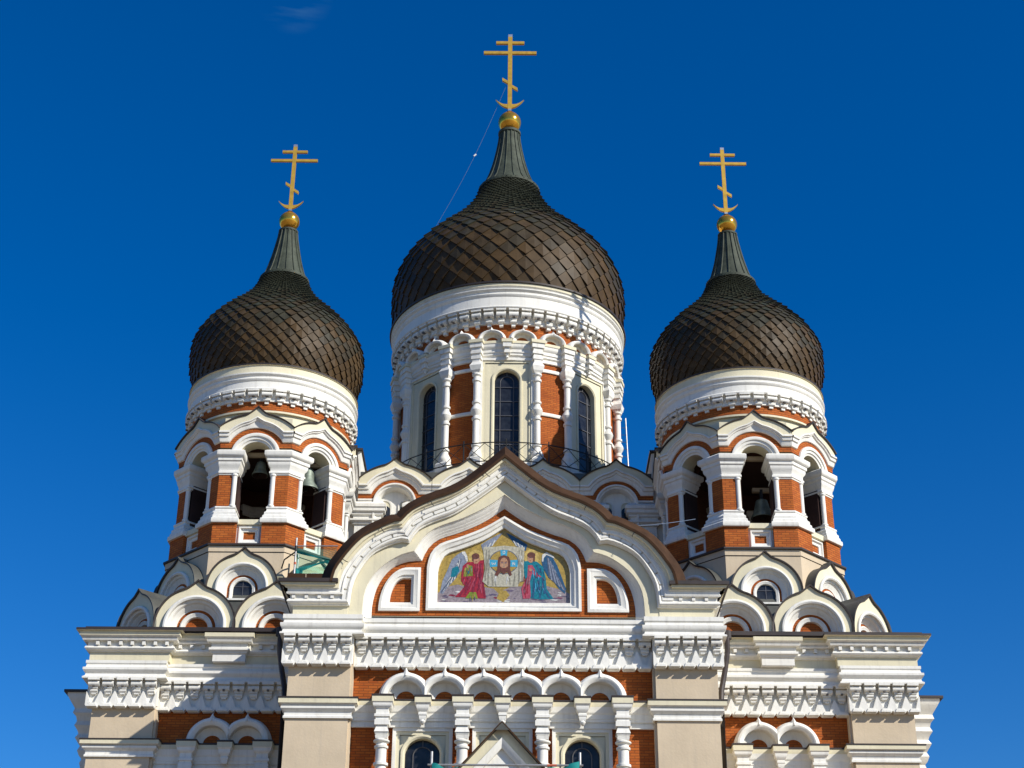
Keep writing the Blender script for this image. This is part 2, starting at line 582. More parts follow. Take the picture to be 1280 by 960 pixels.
# ------------------------------------------------------------------ arcade arch with concave hood
def arcade_arch(ro, ri, zb, clip, tip=0.09, deep=True, zs=1.0):
    mb = MB()
    c0, c1 = clip
    DP = [-.05, .20, .27, .37, .39, .37, .31, .06, .05, .04, .03, .02, .01, .0, -.01, -.02, -.05] if deep else [0, .24, .34, .41, .44, .42, .36, .15, .14, .125, .12, .10, .095, .075, .07, .055, .02]
    cl = lambda P: [(max(c0, min(c1, x)), z) for x, z in P]
    s = ro/0.78
    O = lambda r, tp: cl(ogee(r, zb, r, tp, zb, xt=.14))
    A = lambda r: cl(arc(r, zb, zb))
    rings = [fr(O(ro, tip), 0), fr(O(ro, tip), .10*s), fr(O(ro*.965, tip*.9), .17*s), fr(O(ro*.90, tip*.5), .22*s), fr(O(ro*.82, tip*.15), .235*s),
             fr(A(ro*.74), .21*s), fr(A(ro*.665), .14*s), fr(A(ro*.655), .05*s), fr(A(ro*.60), .03*s), fr(A(ro*.585), -.01*s), fr(A(ro*.53), -.03*s),
             fr(A(ro*.515), -.07*s), fr(A(ro*.46), -.09*s), fr(A(ro*.445), -.13*s), fr(A(ri*1.06), -.15*s), fr(A(ri), -.17*s), fr(A(ri), -.32*s)]
    rings = [[(x, -DP[k]*s, z) for x, y, z in rg] for k, rg in enumerate(rings)]
    mb.loft(rings, "white")
    mb.poly(arc(ri*1.02, zb, zb), (-.04 if deep else .022)*s, "brick")
    yo = .05*s if deep else 0
    z = zb+ro*.93
    mb.loft([[(-.10*s,yo-.40*s,z-.07*s),(0,yo-.48*s,z-.10*s),(.10*s,yo-.40*s,z-.07*s)], [(-.05*s,yo-.38*s,z+.06*s),(0,yo-.43*s,z+.06*s),(.05*s,yo-.38*s,z+.06*s)], [(0,yo-.29*s,z+.2*s)]*3], "white")
    if zs != 1.0: mb.v = [Vector((v.x, v.y, zb+(v.z-zb)*zs)) for v in mb.v]
    return mb

def column_mesh(z0, z1, r=.13):
    mb = MB()
    prof = [(r, z0), (r, z1-1.15), (r*1.35, z1-1.13), (r*1.35, z1-1.06), (r, z1-1.04), (r, z1-.66), (r*1.25, z1-.64), (r*1.3, z1-.58), (r, z1-.55), (r, z1-.5),
            (r*1.45, z1-.46), (r*1.5, z1-.42), (r*1.1, z1-.38)]
    mb.lathe(prof, 16, "white")
    q = r*1.0
    for a, b, h0, h1 in ((z1-.38, z1-.30, 1.05, 1.15), (z1-.30, z1-.20, 1.0, 1.25), (z1-.20, z1-.04, 1.35, 1.02), (z1-.04, z1, 1.0, 1.0)):
        A = [(sx*q*h0, sy*q*h0, a) for sx, sy in ((-1,-1),(1,-1),(1,1),(-1,1))]
        B = [(sx*q*h1, sy*q*h1, b) for sx, sy in ((-1,-1),(1,-1),(1,1),(-1,1))]
        mb.loft([A, B], "white", closed=True); mb.face(A, "white"); mb.face(B, "white")
    return mb

ENT = [(0,14.03),(.09,14.03),(.09,14.14),(.06,14.15),(.06,14.20),(.11,14.21),(.11,14.28),(.125,14.30),(.125,14.43),(.15,14.46),(.165,14.50),(.165,14.60),(.185,14.64),(.185,14.78),(.205,14.79),(.205,14.83),(0,14.835)]
ENTM = ["white"]*12 + ["cream"] + ["metal"]*3
def shift(prof, dz=0, do=0): return [(o+do, z+dz) for o, z in prof]

def window_mesh(hw, ztop, zbot, fhw, ftop, panes=True):
    # cream stepped frame with an arched, leaded light set back in it
    mb = MB()
    zc = ztop-hw*.8
    hole = ogee(hw, zc, hw*.8, 0, zbot)
    rect = lambda a, t: [(-a, zbot), (-a, t), (a, t), (a, zbot)]
    mb.plate(rect(fhw, ftop), -.3, 0.06, "white", [rect(fhw-.10, ftop-.10)[:]] )
    mb.plate(rect(fhw-.10, ftop-.10), -.3, .02, "cream", [rect(fhw-.2, ftop-.2)])
    big = ogee(hw+.11, zc, hw*.8+.11, 0, zbot)
    mb.poly(rect(fhw-.2, ftop-.2), -.02, "cream", [big])
    for a, b in zip(rect(fhw-.2, ftop-.2), rect(fhw-.2, ftop-.2)[1:]):
        mb.face([(a[0],-.02,a[1]),(b[0],-.02,b[1]),(b[0],.02,b[1]),(a[0],.02,a[1])], "cream")
    mb.loft([fr(big, -.02), fr(big, .03), fr(ogee(hw+.05, zc, hw*.8+.05, 0, zbot), .03), fr(hole, -.01), fr(hole, -.30)], "cream")
    mb.poly(hole, -.24, "glass")
    def bar(x0, x1, z0, z1): mb.box(x0, x1, .205, .236, z0, z1, "lead")
    t = .018
    inner = ogee(hw*.55, zc-.05, hw*.5, 0, zbot)
    for a, b in zip(inner, inner[1:]):
        if (Vector(a)-Vector(b)).length > 1e-4:
            mb.tube([(a[0], .222, a[1]), (b[0], .222, b[1])], .02, "lead", 5)
    z = zbot+.35
    while z < zc:
        bar(-hw, hw, z-t*.7, z+t*.7); z += .62
    bar(-t, t, zc+hw*.5-.06, ztop)
    return mb

# ================================================================== FRONT BLOCK
fb = MB()
PX = 6.22
fb.box(-PX, -4.42, 45.0, 49.4, 0, 17.27, "beige")
fb.box(4.42, PX, 45.0, 49.4, 0, 17.27, "beige")
for s in (-1, 1):
    x0, x1 = sorted((s*4.35, s*4.42))
    fb.box(x0, x1, 45.1, 49.4, 0, 17.26, "beige")
    fb.box(*sorted((s*4.60, s*6.22)), 44.998, 49.4, 17.27, 18.2, "cream")
fb.box(-4.35, 4.35, 45.95, 49.4, 0, 17.42, "dark")
_cut = []
for x in (-2.285, 0, 2.285): _cut.append([(x-.84, 9.99), (x-.84, 14.01), (x+.84, 14.01), (x+.84, 9.99)])
for i in range(6): _cut.append(arc(.50, 14.85, 14.845, 16, clip=None)[1:-1] and [(u-2.8125+1.125*i, z) for u, z in arc(.50, 14.85, 14.845, 16)[1:-1]])
def _plate45():
    t = MB(); t.plate([(-4.35, 0), (-4.35, 17.42), (4.35, 17.42), (4.35, 0)], -.90, -.36, "brick", _cut)
    k = len(fb.v)
    for f, mm_ in zip(t.f, t.m):
        fb.face([Vector((t.v[i].x, t.v[i].y+45, t.v[i].z)) for i in f], t.mats[mm_])
_plate45()
FB = MB(); FB.v = [Vector((v.x, v.y-45, v.z)) for v in fb.v]; FB.f, FB.m, FB.uv, FB.mats, FB.tint = fb.f, fb.m, fb.uv, fb.mats, fb.tint
FRONT = FB.build("entrance_front", CATH, (0,0,0))

def add(mb, name, parent=None, loc=None, rot=0.0, smooth=32):
    return mb.build(name, parent or FRONT, loc or (0,0,0), rot, smooth)

# cornices: local space has the pilaster face at y = 0, world y = 45
path_full = [(-PX, 4.0), (-PX, 0), (-4.36, 0), (-4.36, .30), (4.36, .30), (4.36, 0), (PX, 0), (PX, 4.0)]
m = MB()
LOW = [(0,16.63),(.30,16.64),(.30,16.69),(.24,16.72),(.22,16.80),(.27,16.84),(.30,16.90),(.30,16.97),(.22,17.0),(.20,17.08),(.24,17.12),(.24,17.25),(0,17.27)]
m.sweep(path_full, LOW, "white")
add(m, "cornice")
m = MB()
for s in (-1, 1):
    P = [(-PX, 4.0), (-PX, 0), (-4.36, 0), (-4.36, .25)]
    if s > 0: P = [(-x, y) for x, y in P][::-1]
    m2 = MB(); m2.sweep(P, [(0,14.20),(.06,14.20),(.06,14.26),(.03,14.29),(.03,14.38),(.09,14.43),(.13,14.47),(.13,14.53),(.09,14.55),(.14,14.60),(.20,14.61),(.20,14.75),(.22,14.755),(.22,14.79),(0,14.80)],
        ["white"]*10+["cream"]+["metal"]*3)
    add(m2, "impost_cornice")
m = MB(); corbels(m, -4.37, 4.37, 19, 15.74, 16.27, 16.66, -.31); add(m, "corbel_frieze")
for s in (-1, 1):
    m = MB(); corbels(m, *sorted((s*4.36, s*6.42)), 5, 15.72, 16.22, 16.64, 0.02); add(m, "corbel_frieze")

# --- gable
TIPA = [(0,22.42),(.93,21.62),(1.53,21.24),(2.26,20.95),(2.78,20.66),(3.12,20.30)]
A_ = half_curve([TIPA, [(3.12,20.30),(3.30,20.27),(3.62,20.13),(4.23,19.78),(4.70,19.25),(5.02,18.70),(5.12,18.20)], [(5.12,18.20),(6.30,18.20)]])
Bo = half_curve([[(0,22.20),(.95,21.46),(1.66,21.02),(2.25,20.78),(2.76,20.50),(3.07,20.08)], [(3.07,20.08),(3.24,20.09),(3.58,19.97),(4.08,19.64),(4.50,19.15),(4.80,18.62),(4.90,18.06)], [(4.90,18.06),(6.22,18.06)]])
Bi = half_curve([[(0,21.72),(.75,21.12),(1.48,20.60),(2.15,20.32),(2.60,20.04),(2.85,19.64)], [(2.85,19.64),(3.04,19.68),(3.45,19.56),(3.95,19.25),(4.28,18.78),(4.48,18.30),(4.55,17.58)], [(4.55,17.58),(6.22,17.58)]])
Do = half_curve([[(0,21.22),(.52,20.83),(1.25,20.44),(1.98,20.16),(2.41,19.85),(2.70,19.36)], [(2.70,19.36),(3.13,19.22),(3.60,18.90),(3.95,18.50),(4.14,18.0),(4.18,17.30)], [(4.18,17.30),(4.18,17.29)]])
Di = half_curve([[(0,20.82),(.65,20.36),(1.38,20.02),(1.95,19.82),(2.28,19.51),(2.44,19.12)], [(2.44,19.12),(2.92,19.10),(3.38,18.87),(3.72,18.36),(3.87,17.73),(3.87,17.30)], [(3.87,17.30),(3.87,17.29)]])
A_ = [(x*.994, z-.11*min(1, max(0, (z-18.2)/.8))) for x, z in A_]
Bo = [(x*.996, z-.08*min(1, max(0, (z-18.1)/.8))) for x, z in Bo]
Bi = [(x, z-.06*min(1, max(0, (z-17.6)/.8))) for x, z in Bi]
A_, Bo, Bi, Do, Di = map(mirror, (A_, Bo, Bi, Do, Di))
gm = MB()
def ends(P, d):
    d = d*.74   #      # the horizontal wings return round the corner: push their ends out with the depth
    P = list(P); P[0] = (P[0][0]-d if abs(P[0][0]) > 6 else P[0][0], P[0][1]); P[-1] = (P[-1][0]+d if abs(P[-1][0]) > 6 else P[-1][0], P[-1][1])
    return fr(P, d)
gm.loft([ends(A_, .48), ends(mixc(A_, Bo, .55), .46), ends(mixc(A_, Bo, .6), .36), ends(Bo, .34), ends(Bo, .27), ends(mixc(Bo, Bi, .20), .25),
         ends(mixc(Bo, Bi, .26), .30), ends(mixc(Bo, Bi, .36), .28), ends(mixc(Bo, Bi, .38), .15), ends(mixc(Bo, Bi, .60), .14), ends(mixc(Bo, Bi, .62), .18), ends(mixc(Bo, Bi, .72), .24),
         ends(mixc(Bo, Bi, .82), .25), ends(mixc(Bo, Bi, .90), .20), ends(mixc(Bo, Bi, .92), .12), ends(Bi, .10), ends(Bi, 0.0)],
        ["cream", "cream", "cream"] + ["white"]*13)
# returns of the wings along the sides
wingp = [(o*.74, z) for o, z in [(0,17.58),(.10,17.58),(.12,17.62),(.20,17.63),(.25,17.67),(.24,17.72),(.18,17.76),(.14,17.77),(.15,17.88),(.28,17.89),(.30,17.935),(.25,17.965),(.27,18.06),(.34,18.06),(.36,18.12),(.46,18.12),(.48,18.20)]]
gm.sweep([(-PX, 4.0), (-PX, 0)], wingp, ["white"]*13+["cream"]*3)
gm.sweep([(PX, 0), (PX, 4.0)], wingp, ["white"]*13+["cream"]*3)
# dentils set in the groove
for k in (0.49,):
    P = mixc(Bo, Bi, k)
    dist = 0.0
    for a, b in zip(P, P[1:]):
        L = (Vector(b)-Vector(a)).length
        while dist < L:
            q = Vector(a).lerp(Vector(b), dist/L)
            t = (Vector(b)-Vector(a)).normalized(); nn = Vector((-t.y, t.x))
            hl = .05 if abs(q.x) > 4.98 and q.y < 17.95 else .165
            qq = [q + t*sx*hl + nn*sy*.052 for sx, sy in ((-1,-1),(1,-1),(1,1),(-1,1))]
            gm.plate([(v.x, v.y) for v in qq], .09, .172, "white")
            dist += .38
        dist -= L
# tympanum wall with recesses: cream field, inner moulding, brick ground
fieldO, fieldI = mixc(A_, Bo, .5), Do
wall_out = [p for p in A_ if abs(p[0]) <= 5.2 and p[1] > 18.19] 
wall_out = [(-5.12, 17.28)] + [p for p in wall_out] + [(5.12, 17.28)]
gm.poly(wall_out, -.02, "cream", [list(Do)])
Di = mixc(Do, Di, .84)
gm.loft([fr(Do, -.02), fr(mixc(Do, Di, .03), -.08), fr(mixc(Do, Di, .09), -.075), fr(mixc(Do, Di, .12), -.10), fr(mixc(Do, Di, .32), -.14), fr(mixc(Do, Di, .50), -.205), fr(mixc(Do, Di, .54), -.207), fr(mixc(Do, Di, .74), -.27),
         fr(mixc(Do, Di, .78), -.272), fr(mixc(Do, Di, .96), -.33), fr(Di, -.335), fr(Di, -.40)], "white")
gm.poly(list(Di), -.36, "brick", [mirror(half_curve([[(0,20.45),(.62,20.05),(1.32,19.76),(1.82,19.58),(2.07,19.27),(2.15,18.9)], [(2.15,18.9),(2.15,17.74)]]))] + [[(sg*x, z) for x, z in ((2.66,17.72),(2.66,18.78),(3.0,18.72),(3.3,18.45),(3.5,18.1),(3.55,17.72))] for sg in (1, -1)])
gm.box(-5.1, 5.1, .9, 3.0, 17.3, 18.0, "cream")
GABLE = add(gm, "gable")
# brick niche panels at both shoulders
def blind(sg):
    mb = MB(sg)
    def q(x0, x1, z0, z1, n=14):
        P = [(x0, z0), (x0, z1)]
        for i in range(n+1):
            t = i/n*PI/2
            P.append((x0+.30*(x1-x0) + .70*(x1-x0)*math.sin(t), z1 - (z1-z0)*.97*(1-math.cos(t)) ))
        P[2] = (x0+.28*(x1-x0), z1)
        P.append((x1, z0))
        return P
    r0, r1, r2, r3 = q(2.50,3.73,17.56,18.93), q(2.58,3.65,17.64,18.85), q(2.70,3.50,17.76,18.70), q(2.78,3.41,17.84,18.62)
    mb.loft([fr(r0, -.38), fr(r0, -.29), fr(r1, -.27), fr(mixc(r1, r2, .3), -.29), fr(r2, -.30), fr(r2, -.33), fr(r3, -.36), fr(r3, -.54)], "white", closed=True)
    mb.poly(r3, -.50, "brick")
    return mb
for s in (1, -1): add(blind(s), "blind_niche")
# mosaic frame
Mo = half_curve([[(0,20.62),(.65,20.22),(1.40,19.90),(1.94,19.70),(2.22,19.38),(2.32,18.95)], [(2.32,18.95),(2.32,17.58)]])
Mi = half_curve([[(0,20.30),(.60,19.90),(1.25,19.62),(1.72,19.44),(1.92,19.16),(1.99,18.85)], [(1.99,18.85),(1.99,17.88)]])
Mo, Mi = mirror(Mo), mirror(Mi)
m = MB()
m.loft([fr(Mo, -.38), fr(Mo, -.29), fr(mixc(Mo, Mi, .25), -.28), fr(mixc(Mo, Mi, .35), -.32), fr(mixc(Mo, Mi, .62), -.35), fr(mixc(Mo, Mi, .70), -.40), fr(Mi, -.43), fr(Mi, -.62)], "white", closed=True)
add(m, "mosaic_frame")
# mosaic panel: flat inlay, each patch of tesserae a few millimetres over the ground
def mosaic_mats():
    for nm, c in dict(mgold=(.42,.29,.06), mred=(.36,.022,.035), mdred=(.24,.02,.04), mgreen=(.21,.27,.02), mteal=(.012,.19,.25), mblue=(.03,.10,.20), mwing=(.26,.29,.36),
                      mwhite=(.66,.66,.62), mcloth=(.50,.47,.36), mfold=(.30,.28,.21), mskin=(.50,.27,.15), mhair=(.15,.055,.03), mbright=(.06,.38,.58), mstone=(.30,.25,.26), mdark=(.13,.10,.16),
                      mpink=(.44,.075,.11), mhalo=(.58,.42,.12), mshade=(.10,.12,.17)).items():
        mat(nm, c, 0.35, 0.0, var=0.22, scale=14, spec=0.5, bump=.3, bscale=28)
mosaic_mats()
mm = MB()
DM = [-.52, 0.0]
def mp(pts, m_, lift=1):
    P = [((x-642)*.00376, 17.84+(690-y)*.00397) for x, y in pts]
    DM[1] += .00003
    mm.poly(P, DM[0]+.0022*lift+DM[1], m_)
def ell(cx, cy, rx, ry, n=20, a0=0, a1=360): return [(cx+rx*math.cos(R(a0+(a1-a0)*i/n)), cy+ry*math.sin(R(a0+(a1-a0)*i/n))) for i in range(n)]
mm.poly(Mi, DM[0], "mgold")
mp([(110,690),(112,600),(200,545),(270,530),(340,545),(430,540),(560,560),(600,600),(640,570),(700,545),(800,540),(960,530),(1080,560),(1175,600),(1175,690)], "mstone", 1)
for k in range(46):
    x, y = random.uniform(150,1130), random.uniform(575,668); wd = random.uniform(14,46); hh = random.uniform(4,9)
    mp([(x-wd,y),(x-wd*.3,y-hh),(x+wd,y-hh*.3),(x+wd*.4,y+hh)], random.choice(("mdark","mwhite","mstone","mdred","mdark")), 2)
mp([(585,640),(610,575),(660,575),(690,612),(640,668)], "mgold", 2)
# upper wings over the cloth
for s in (-1, 1):
    f = lambda P: [(642+s*(x-642), y) for x, y in P]
    mp(f([(655,105),(700,125),(780,170),(830,205),(815,255),(770,225),(720,190),(690,150)]), "mblue" if s > 0 else "mwing", 2)
    for k in range(6): mp(f([(712+k*17,168+k*10),(722+k*17,170+k*10),(745+k*13,215+k*5),(736+k*13,215+k*5)]), "mwing" if k % 2 else "mwhite", 3)
# big wings
wingL = [(345,345),(325,285),(300,265),(260,290),(220,330),(185,420),(150,500),(130,600),(155,605),(200,545),(240,500),(280,440),(320,400)]
mp(wingL, "mwing", 2)
for k in range(9):
    t = k/8
    x0, y0 = 290-70*t, 320+60*t+90*t*t; x1, y1 = 255-118*t, 475+125*t
    mp([(x0,y0),(x0+9,y0),(x1+9,y1),(x1-3,y1-8)], "mwhite" if k % 2 else "mshade", 3)
mp([(225,400),(270,380),(285,420),(250,470),(215,470)], "mteal", 4)
mp([(300,265),(325,262),(345,300),(350,340),(335,345),(322,300),(300,280)], "mwhite", 4)
wingR = [(945,340),(955,285),(985,265),(1030,300),(1070,370),(1100,450),(1140,560),(1130,598),(1085,560),(1040,500),(1000,470),(960,400)]
mp(wingR, "mblue", 2)
for k in range(9):
    t = k/8
    x0, y0 = 985+70*t, 300+70*t+60*t*t; x1, y1 = 1010+125*t, 480+105*t
    mp([(x0,y0),(x0+8,y0),(x1+6,y1),(x1-6,y1-6)], "mwing" if k % 2 else "mshade", 3)
mp([(945,340),(950,285),(985,262),(1040,295),(1050,315),(985,285),(962,310),(958,340)], "mwhite", 4)
# kneeling figure in red
mp(ell(415,310,64,62), "mhalo", 2)
mp([(300,450),(310,380),(345,350),(400,345),(440,335),(478,330),(480,420),(470,520),(500,640),(430,640),(340,632),(250,630),(300,580),(330,540),(300,500)], "mred", 3)
mp([(318,420),(352,372),(388,380),(392,460),(318,466)], "mgreen", 4)
mp([(335,640),(370,590),(420,590),(436,642)], "mgreen", 4)
for a, b, c, d in ((380,470,330,610),(420,470,385,590),(450,360,445,560),(468,500,490,630),(340,520,290,625),(398,400,420,470)):
    mp([(a,b),(a+11,b),(c+10,d),(c-4,d)], "mdred", 5)
for a, b, c, d in ((405,480,365,580),(432,360,428,470),(455,470,462,600)):
    mp([(a,b),(a+8,b),(c+7,d),(c-2,d)], "mpink", 5)
mp(ell(418,322,29,36), "mskin", 4); mp(ell(412,300,31,24), "mhair", 5); mp([(388,300),(384,335),(396,345),(400,310)], "mhair", 5)
mp([(396,345),(432,350),(428,362),(400,360)], "mskin", 4)
mp(ell(407,318,4,3,8), "mdark", 6); mp(ell(428,318,4,3,8), "mdark", 6); mp([(412,340),(426,340),(424,344),(414,344)], "mdred", 6)
mp([(340,370),(358,365),(352,400),(340,395)], "mskin", 6)
# kneeling figure in teal
mp(ell(862,305,62,64), "mhalo", 2)
mp([(800,340),(835,335),(905,340),(955,380),(975,460),(985,560),(1040,640),(940,645),(850,635),(830,560),(805,440)], "mteal", 3)
mp([(800,520),(830,470),(835,370),(870,370),(905,430),(945,465),(920,470),(865,440),(850,500),(858,620),(850,638),(795,640),(782,560)], "mpink", 4)
for a, b, c, d in ((880,480,872,630),(915,500,930,635),(945,470,965,600),(900,370,930,430),(960,560,1005,635)):
    mp([(a,b),(a+10,b),(c+10,d),(c-4,d)], "mblue", 5)
for a, b, c, d in ((808,540,812,630),(830,500,826,600)): mp([(a,b),(a+8,b),(c+8,d),(c-2,d)], "mred", 5)
mp(ell(857,312,27,38), "mskin", 4); mp(ell(862,288,33,24), "mhair", 5); mp([(878,290),(892,300),(888,345),(876,335)], "mhair", 5)
mp(ell(845,308,4,3,8), "mdark", 6); mp(ell(863,308,4,3,8), "mdark", 6); mp([(848,332),(860,332),(858,336),(850,336)], "mdred", 6)
mp([(838,400),(862,395),(868,415),(845,420)], "mskin", 6)
def folds(x0, x1, y0, y1, lean, n, cols, lift):
    for k in range(n):
        x = random.uniform(x0, x1); y = random.uniform(y0, y1); l = random.uniform(25, 75); wd = random.uniform(3, 7)
        dx = lean*l*.35 + random.uniform(-8, 8)
        mp([(x-wd*.4, y), (x+wd*.6, y+2), (x+dx*.6+wd*.7, y+l*.6), (x+dx, y+l), (x+dx*.5-wd*.6, y+l*.55)], random.choice(cols), lift)
folds(318, 378, 455, 540, -.9, 14, ("mdred", "mpink", "mdred"), 6); folds(395, 470, 350, 560, .0, 26, ("mdred", "mpink", "mdred"), 6)
folds(325, 385, 385, 420, .1, 10, ("mteal", "mgold", "mdark"), 6); folds(350, 415, 600, 622, .1, 6, ("mgold", "mdark"), 6)
folds(870, 960, 380, 560, .35, 30, ("mblue", "mbright", "mblue", "mdark"), 6); folds(800, 845, 450, 570, -.1, 14, ("mred", "mstone", "mdred"), 6)
folds(500, 530, 280, 440, .0, 8, ("mfold", "mwhite"), 6); folds(760, 795, 280, 440, .0, 8, ("mfold", "mwhite"), 6)
folds(545, 735, 455, 480, .0, 10, ("mfold", "mwhite"), 6)
# the hanging cloth with a haloed face
mp([(470,240),(500,225),(570,222),(642,212),(720,220),(790,228),(806,245),(800,400),(806,500),(760,505),(756,545),(642,546),(520,545),(470,505),(490,400)], "mcloth", 3)
for a, b, c, d in ((500,240,492,500),(520,250,515,535),(785,245,790,500),(765,250,760,520),(545,430,555,540),(730,430,720,540)):
    mp([(a-4,b),(a+4,b),(c+7,d),(c-7,d)], "mfold", 4)
for xx in (490, 790): mp(ell(xx,236,18,14,10), "mcloth", 4)
mp(ell(640,345,118,98,28), "mshade", 4); mp(ell(640,345,112,92,28), "mgold", 5)
mp([(610,250),(670,250),(664,300),(616,300)], "mbright", 6)
mp([(525,328),(592,332),(592,384),(528,388)], "mbright", 6); mp([(690,332),(752,328),(750,386),(690,384)], "mbright", 6)
def stroke(P, wd=5, m_="mwhite"):
    for (a, b), (c, d) in zip(P, P[1:]):
        v = Vector((c-a, d-b)); n_ = Vector((-v.y, v.x)).normalized()*wd/2
        mp([(a+n_.x,b+n_.y),(c+n_.x,d+n_.y),(c-n_.x,d-n_.y),(a-n_.x,b-n_.y)], m_, 7)
stroke(ell(640,268,9,10,10)+[(649,268)], 5)
stroke([(544,350),(544,364),(552,368),(558,356),(564,368),(572,364),(572,350)], 5)
stroke([(712,372),(712,348),(728,372),(728,348)], 5)
mp([(590,345),(600,305),(640,290),(682,305),(694,345),(690,400),(706,450),(690,462),(672,430),(610,430),(590,464),(568,452),(588,400)], "mhair", 7)
mp(ell(641,362,33,50,24), "mskin", 8)
mp([(612,385),(628,396),(654,396),(670,385),(664,425),(648,445),(634,445),(616,422)], "mhair", 9)
mp([(632,403),(650,403),(646,409),(636,409)], "mdred", 10)
mp([(637,350),(645,350),(649,388),(633,388)], "mfold", 9); mp([(639,345),(643,345),(645,384),(637,384)], "mskin", 10)
for xx in (626, 656): mp(ell(xx,354,8,4,10), "mdark", 9); mp([(xx-11,344),(xx+11,343),(xx+9,347),(xx-9,348)], "mhair", 9)
add(mm, "mosaic", smooth=0)
# gable roof: fascia apron and barrel
m = MB()
off = []
for i, p in enumerate(A_):
    a = Vector(A_[max(0,i-1)]); b = Vector(A_[min(len(A_)-1,i+1)])
    t = (b-a).normalized(); nn = Vector((-t.y, t.x))
    off.append((p[0]+nn.x*.0, p[1]+nn.y*.0, nn))
core = [k for k in off if abs(k[0]) < 5.11]
def ring(o, d): 
    P = []
    for x, z, nn in core:
        if abs(x) < 1e-6: P.append((0, -d, z+o*1.35))
        else: P.append((x+nn.x*o, -d, z+nn.y*o))
    return P
m.loft([ring(-.02,.34), ring(-.02,.42), ring(.05,.43), ring(.37,.06), ring(.39,-9.5)], ["metal","rust_metal","rust_metal","rust_metal"])
add(m, "gable_roof")
for s in (-1, 1):
    m = MB()
    x0, x1 = sorted((s*4.9, s*6.66))
    m.box(x0, x1, -.42, 4.6, 18.20, 18.31, "metal")
    x0, x1 = sorted((s*4.5, s*6.2))
    m.box(x0, x1, .1, 4.6, 18.30, 18.42, "rust_metal")
    add(m, "shoulder_roof")
for i in range(6, len(A_)-6, 7):       # snow hooks under the eave
    x, z = A_[i]
    if abs(x) < 5.0 and abs(x) > .3:
        nn = off[i][2]
        m = MB()
        m.tube([(x-nn.x*.02, -.40, z-nn.y*.02), (x-nn.x*.16, -.41, z-nn.y*.16), (x-nn.x*.20+.03, -.41, z-nn.y*.20)], .012, "iron", 5)
        add(m, "eave_hook")

# --- arcade, entablature, columns, windows of the front
AX = [-2.8125+1.125*i for i in range(6)]
protos = {}
for i, x in enumerate(AX):
    clip = (-.9 if i == 0 else -.5625, .9 if i == 5 else .5625)
    key = clip
    if key not in protos: protos[key] = add(arcade_arch(.78, .285, 14.84, clip), "arcade_arch", loc=(x, .35, 0))
    else: copy(protos[key], loc=(x, .35, 0))
m = MB(); m.sweep([(-4.35,.33),(4.35,.33)], ENT, ENTM); add(m, "entablature")
bl = None; cl = None
for x in (-3.43,-1.14,1.14,3.43):
    if bl is None:
        m = MB(); m.sweep([(-.17,.14),(-.17,-.20),(.17,-.20),(.17,.14)], [(0,13.98),(.04,13.98),(.04,14.13),(.01,14.14),(.01,14.2),(.05,14.22),(.05,14.29),(.01,14.31),(.01,14.45),(.08,14.50),(.10,14.54),(.10,14.60),(.13,14.63),(.13,14.79),(.15,14.80),(.15,14.845),(0,14.85)], ["white"]*12+["cream"]+["metal"]*3)
        bl = add(m, "column_block", loc=(x,0,0))
        cl = add(column_mesh(9.5, 13.98, .155), "column", loc=(x,-.03,0))
    else:
        copy(bl, loc=(x,0,0)); copy(cl, loc=(x,-.03,0))
pd = None
for x in (-2.285, 0, 2.285):
    if pd is None:
        m = MB(); m.sweep([(-.08,.14),(-.08,-.10),(.08,-.10),(.08,.14)], [(0,14.16),(.02,14.22),(.02,14.28),(.04,14.30),(.04,14.36),(.02,14.38),(.08,14.45),(.10,14.5),(.10,14.58),(.15,14.63),(.15,14.79),(.17,14.80),(.17,14.845),(0,14.85)], ["white"]*9+["cream"]+["metal"]*3)
        m.lathe([(0,14.02),(.06,14.06),(.09,14.12),(.07,14.17)], 10, "white", c=(0,-.04))
        pd = add(m, "pendant", loc=(x,0,0))
    else: copy(pd, loc=(x,0,0))
wn = add(window_mesh(.50, 13.74, 10.0, .86, 14.03), "window", loc=(-2.285,.34,0))
copy(wn, loc=(0,.34,0)); copy(wn, loc=(2.285,.34,0))

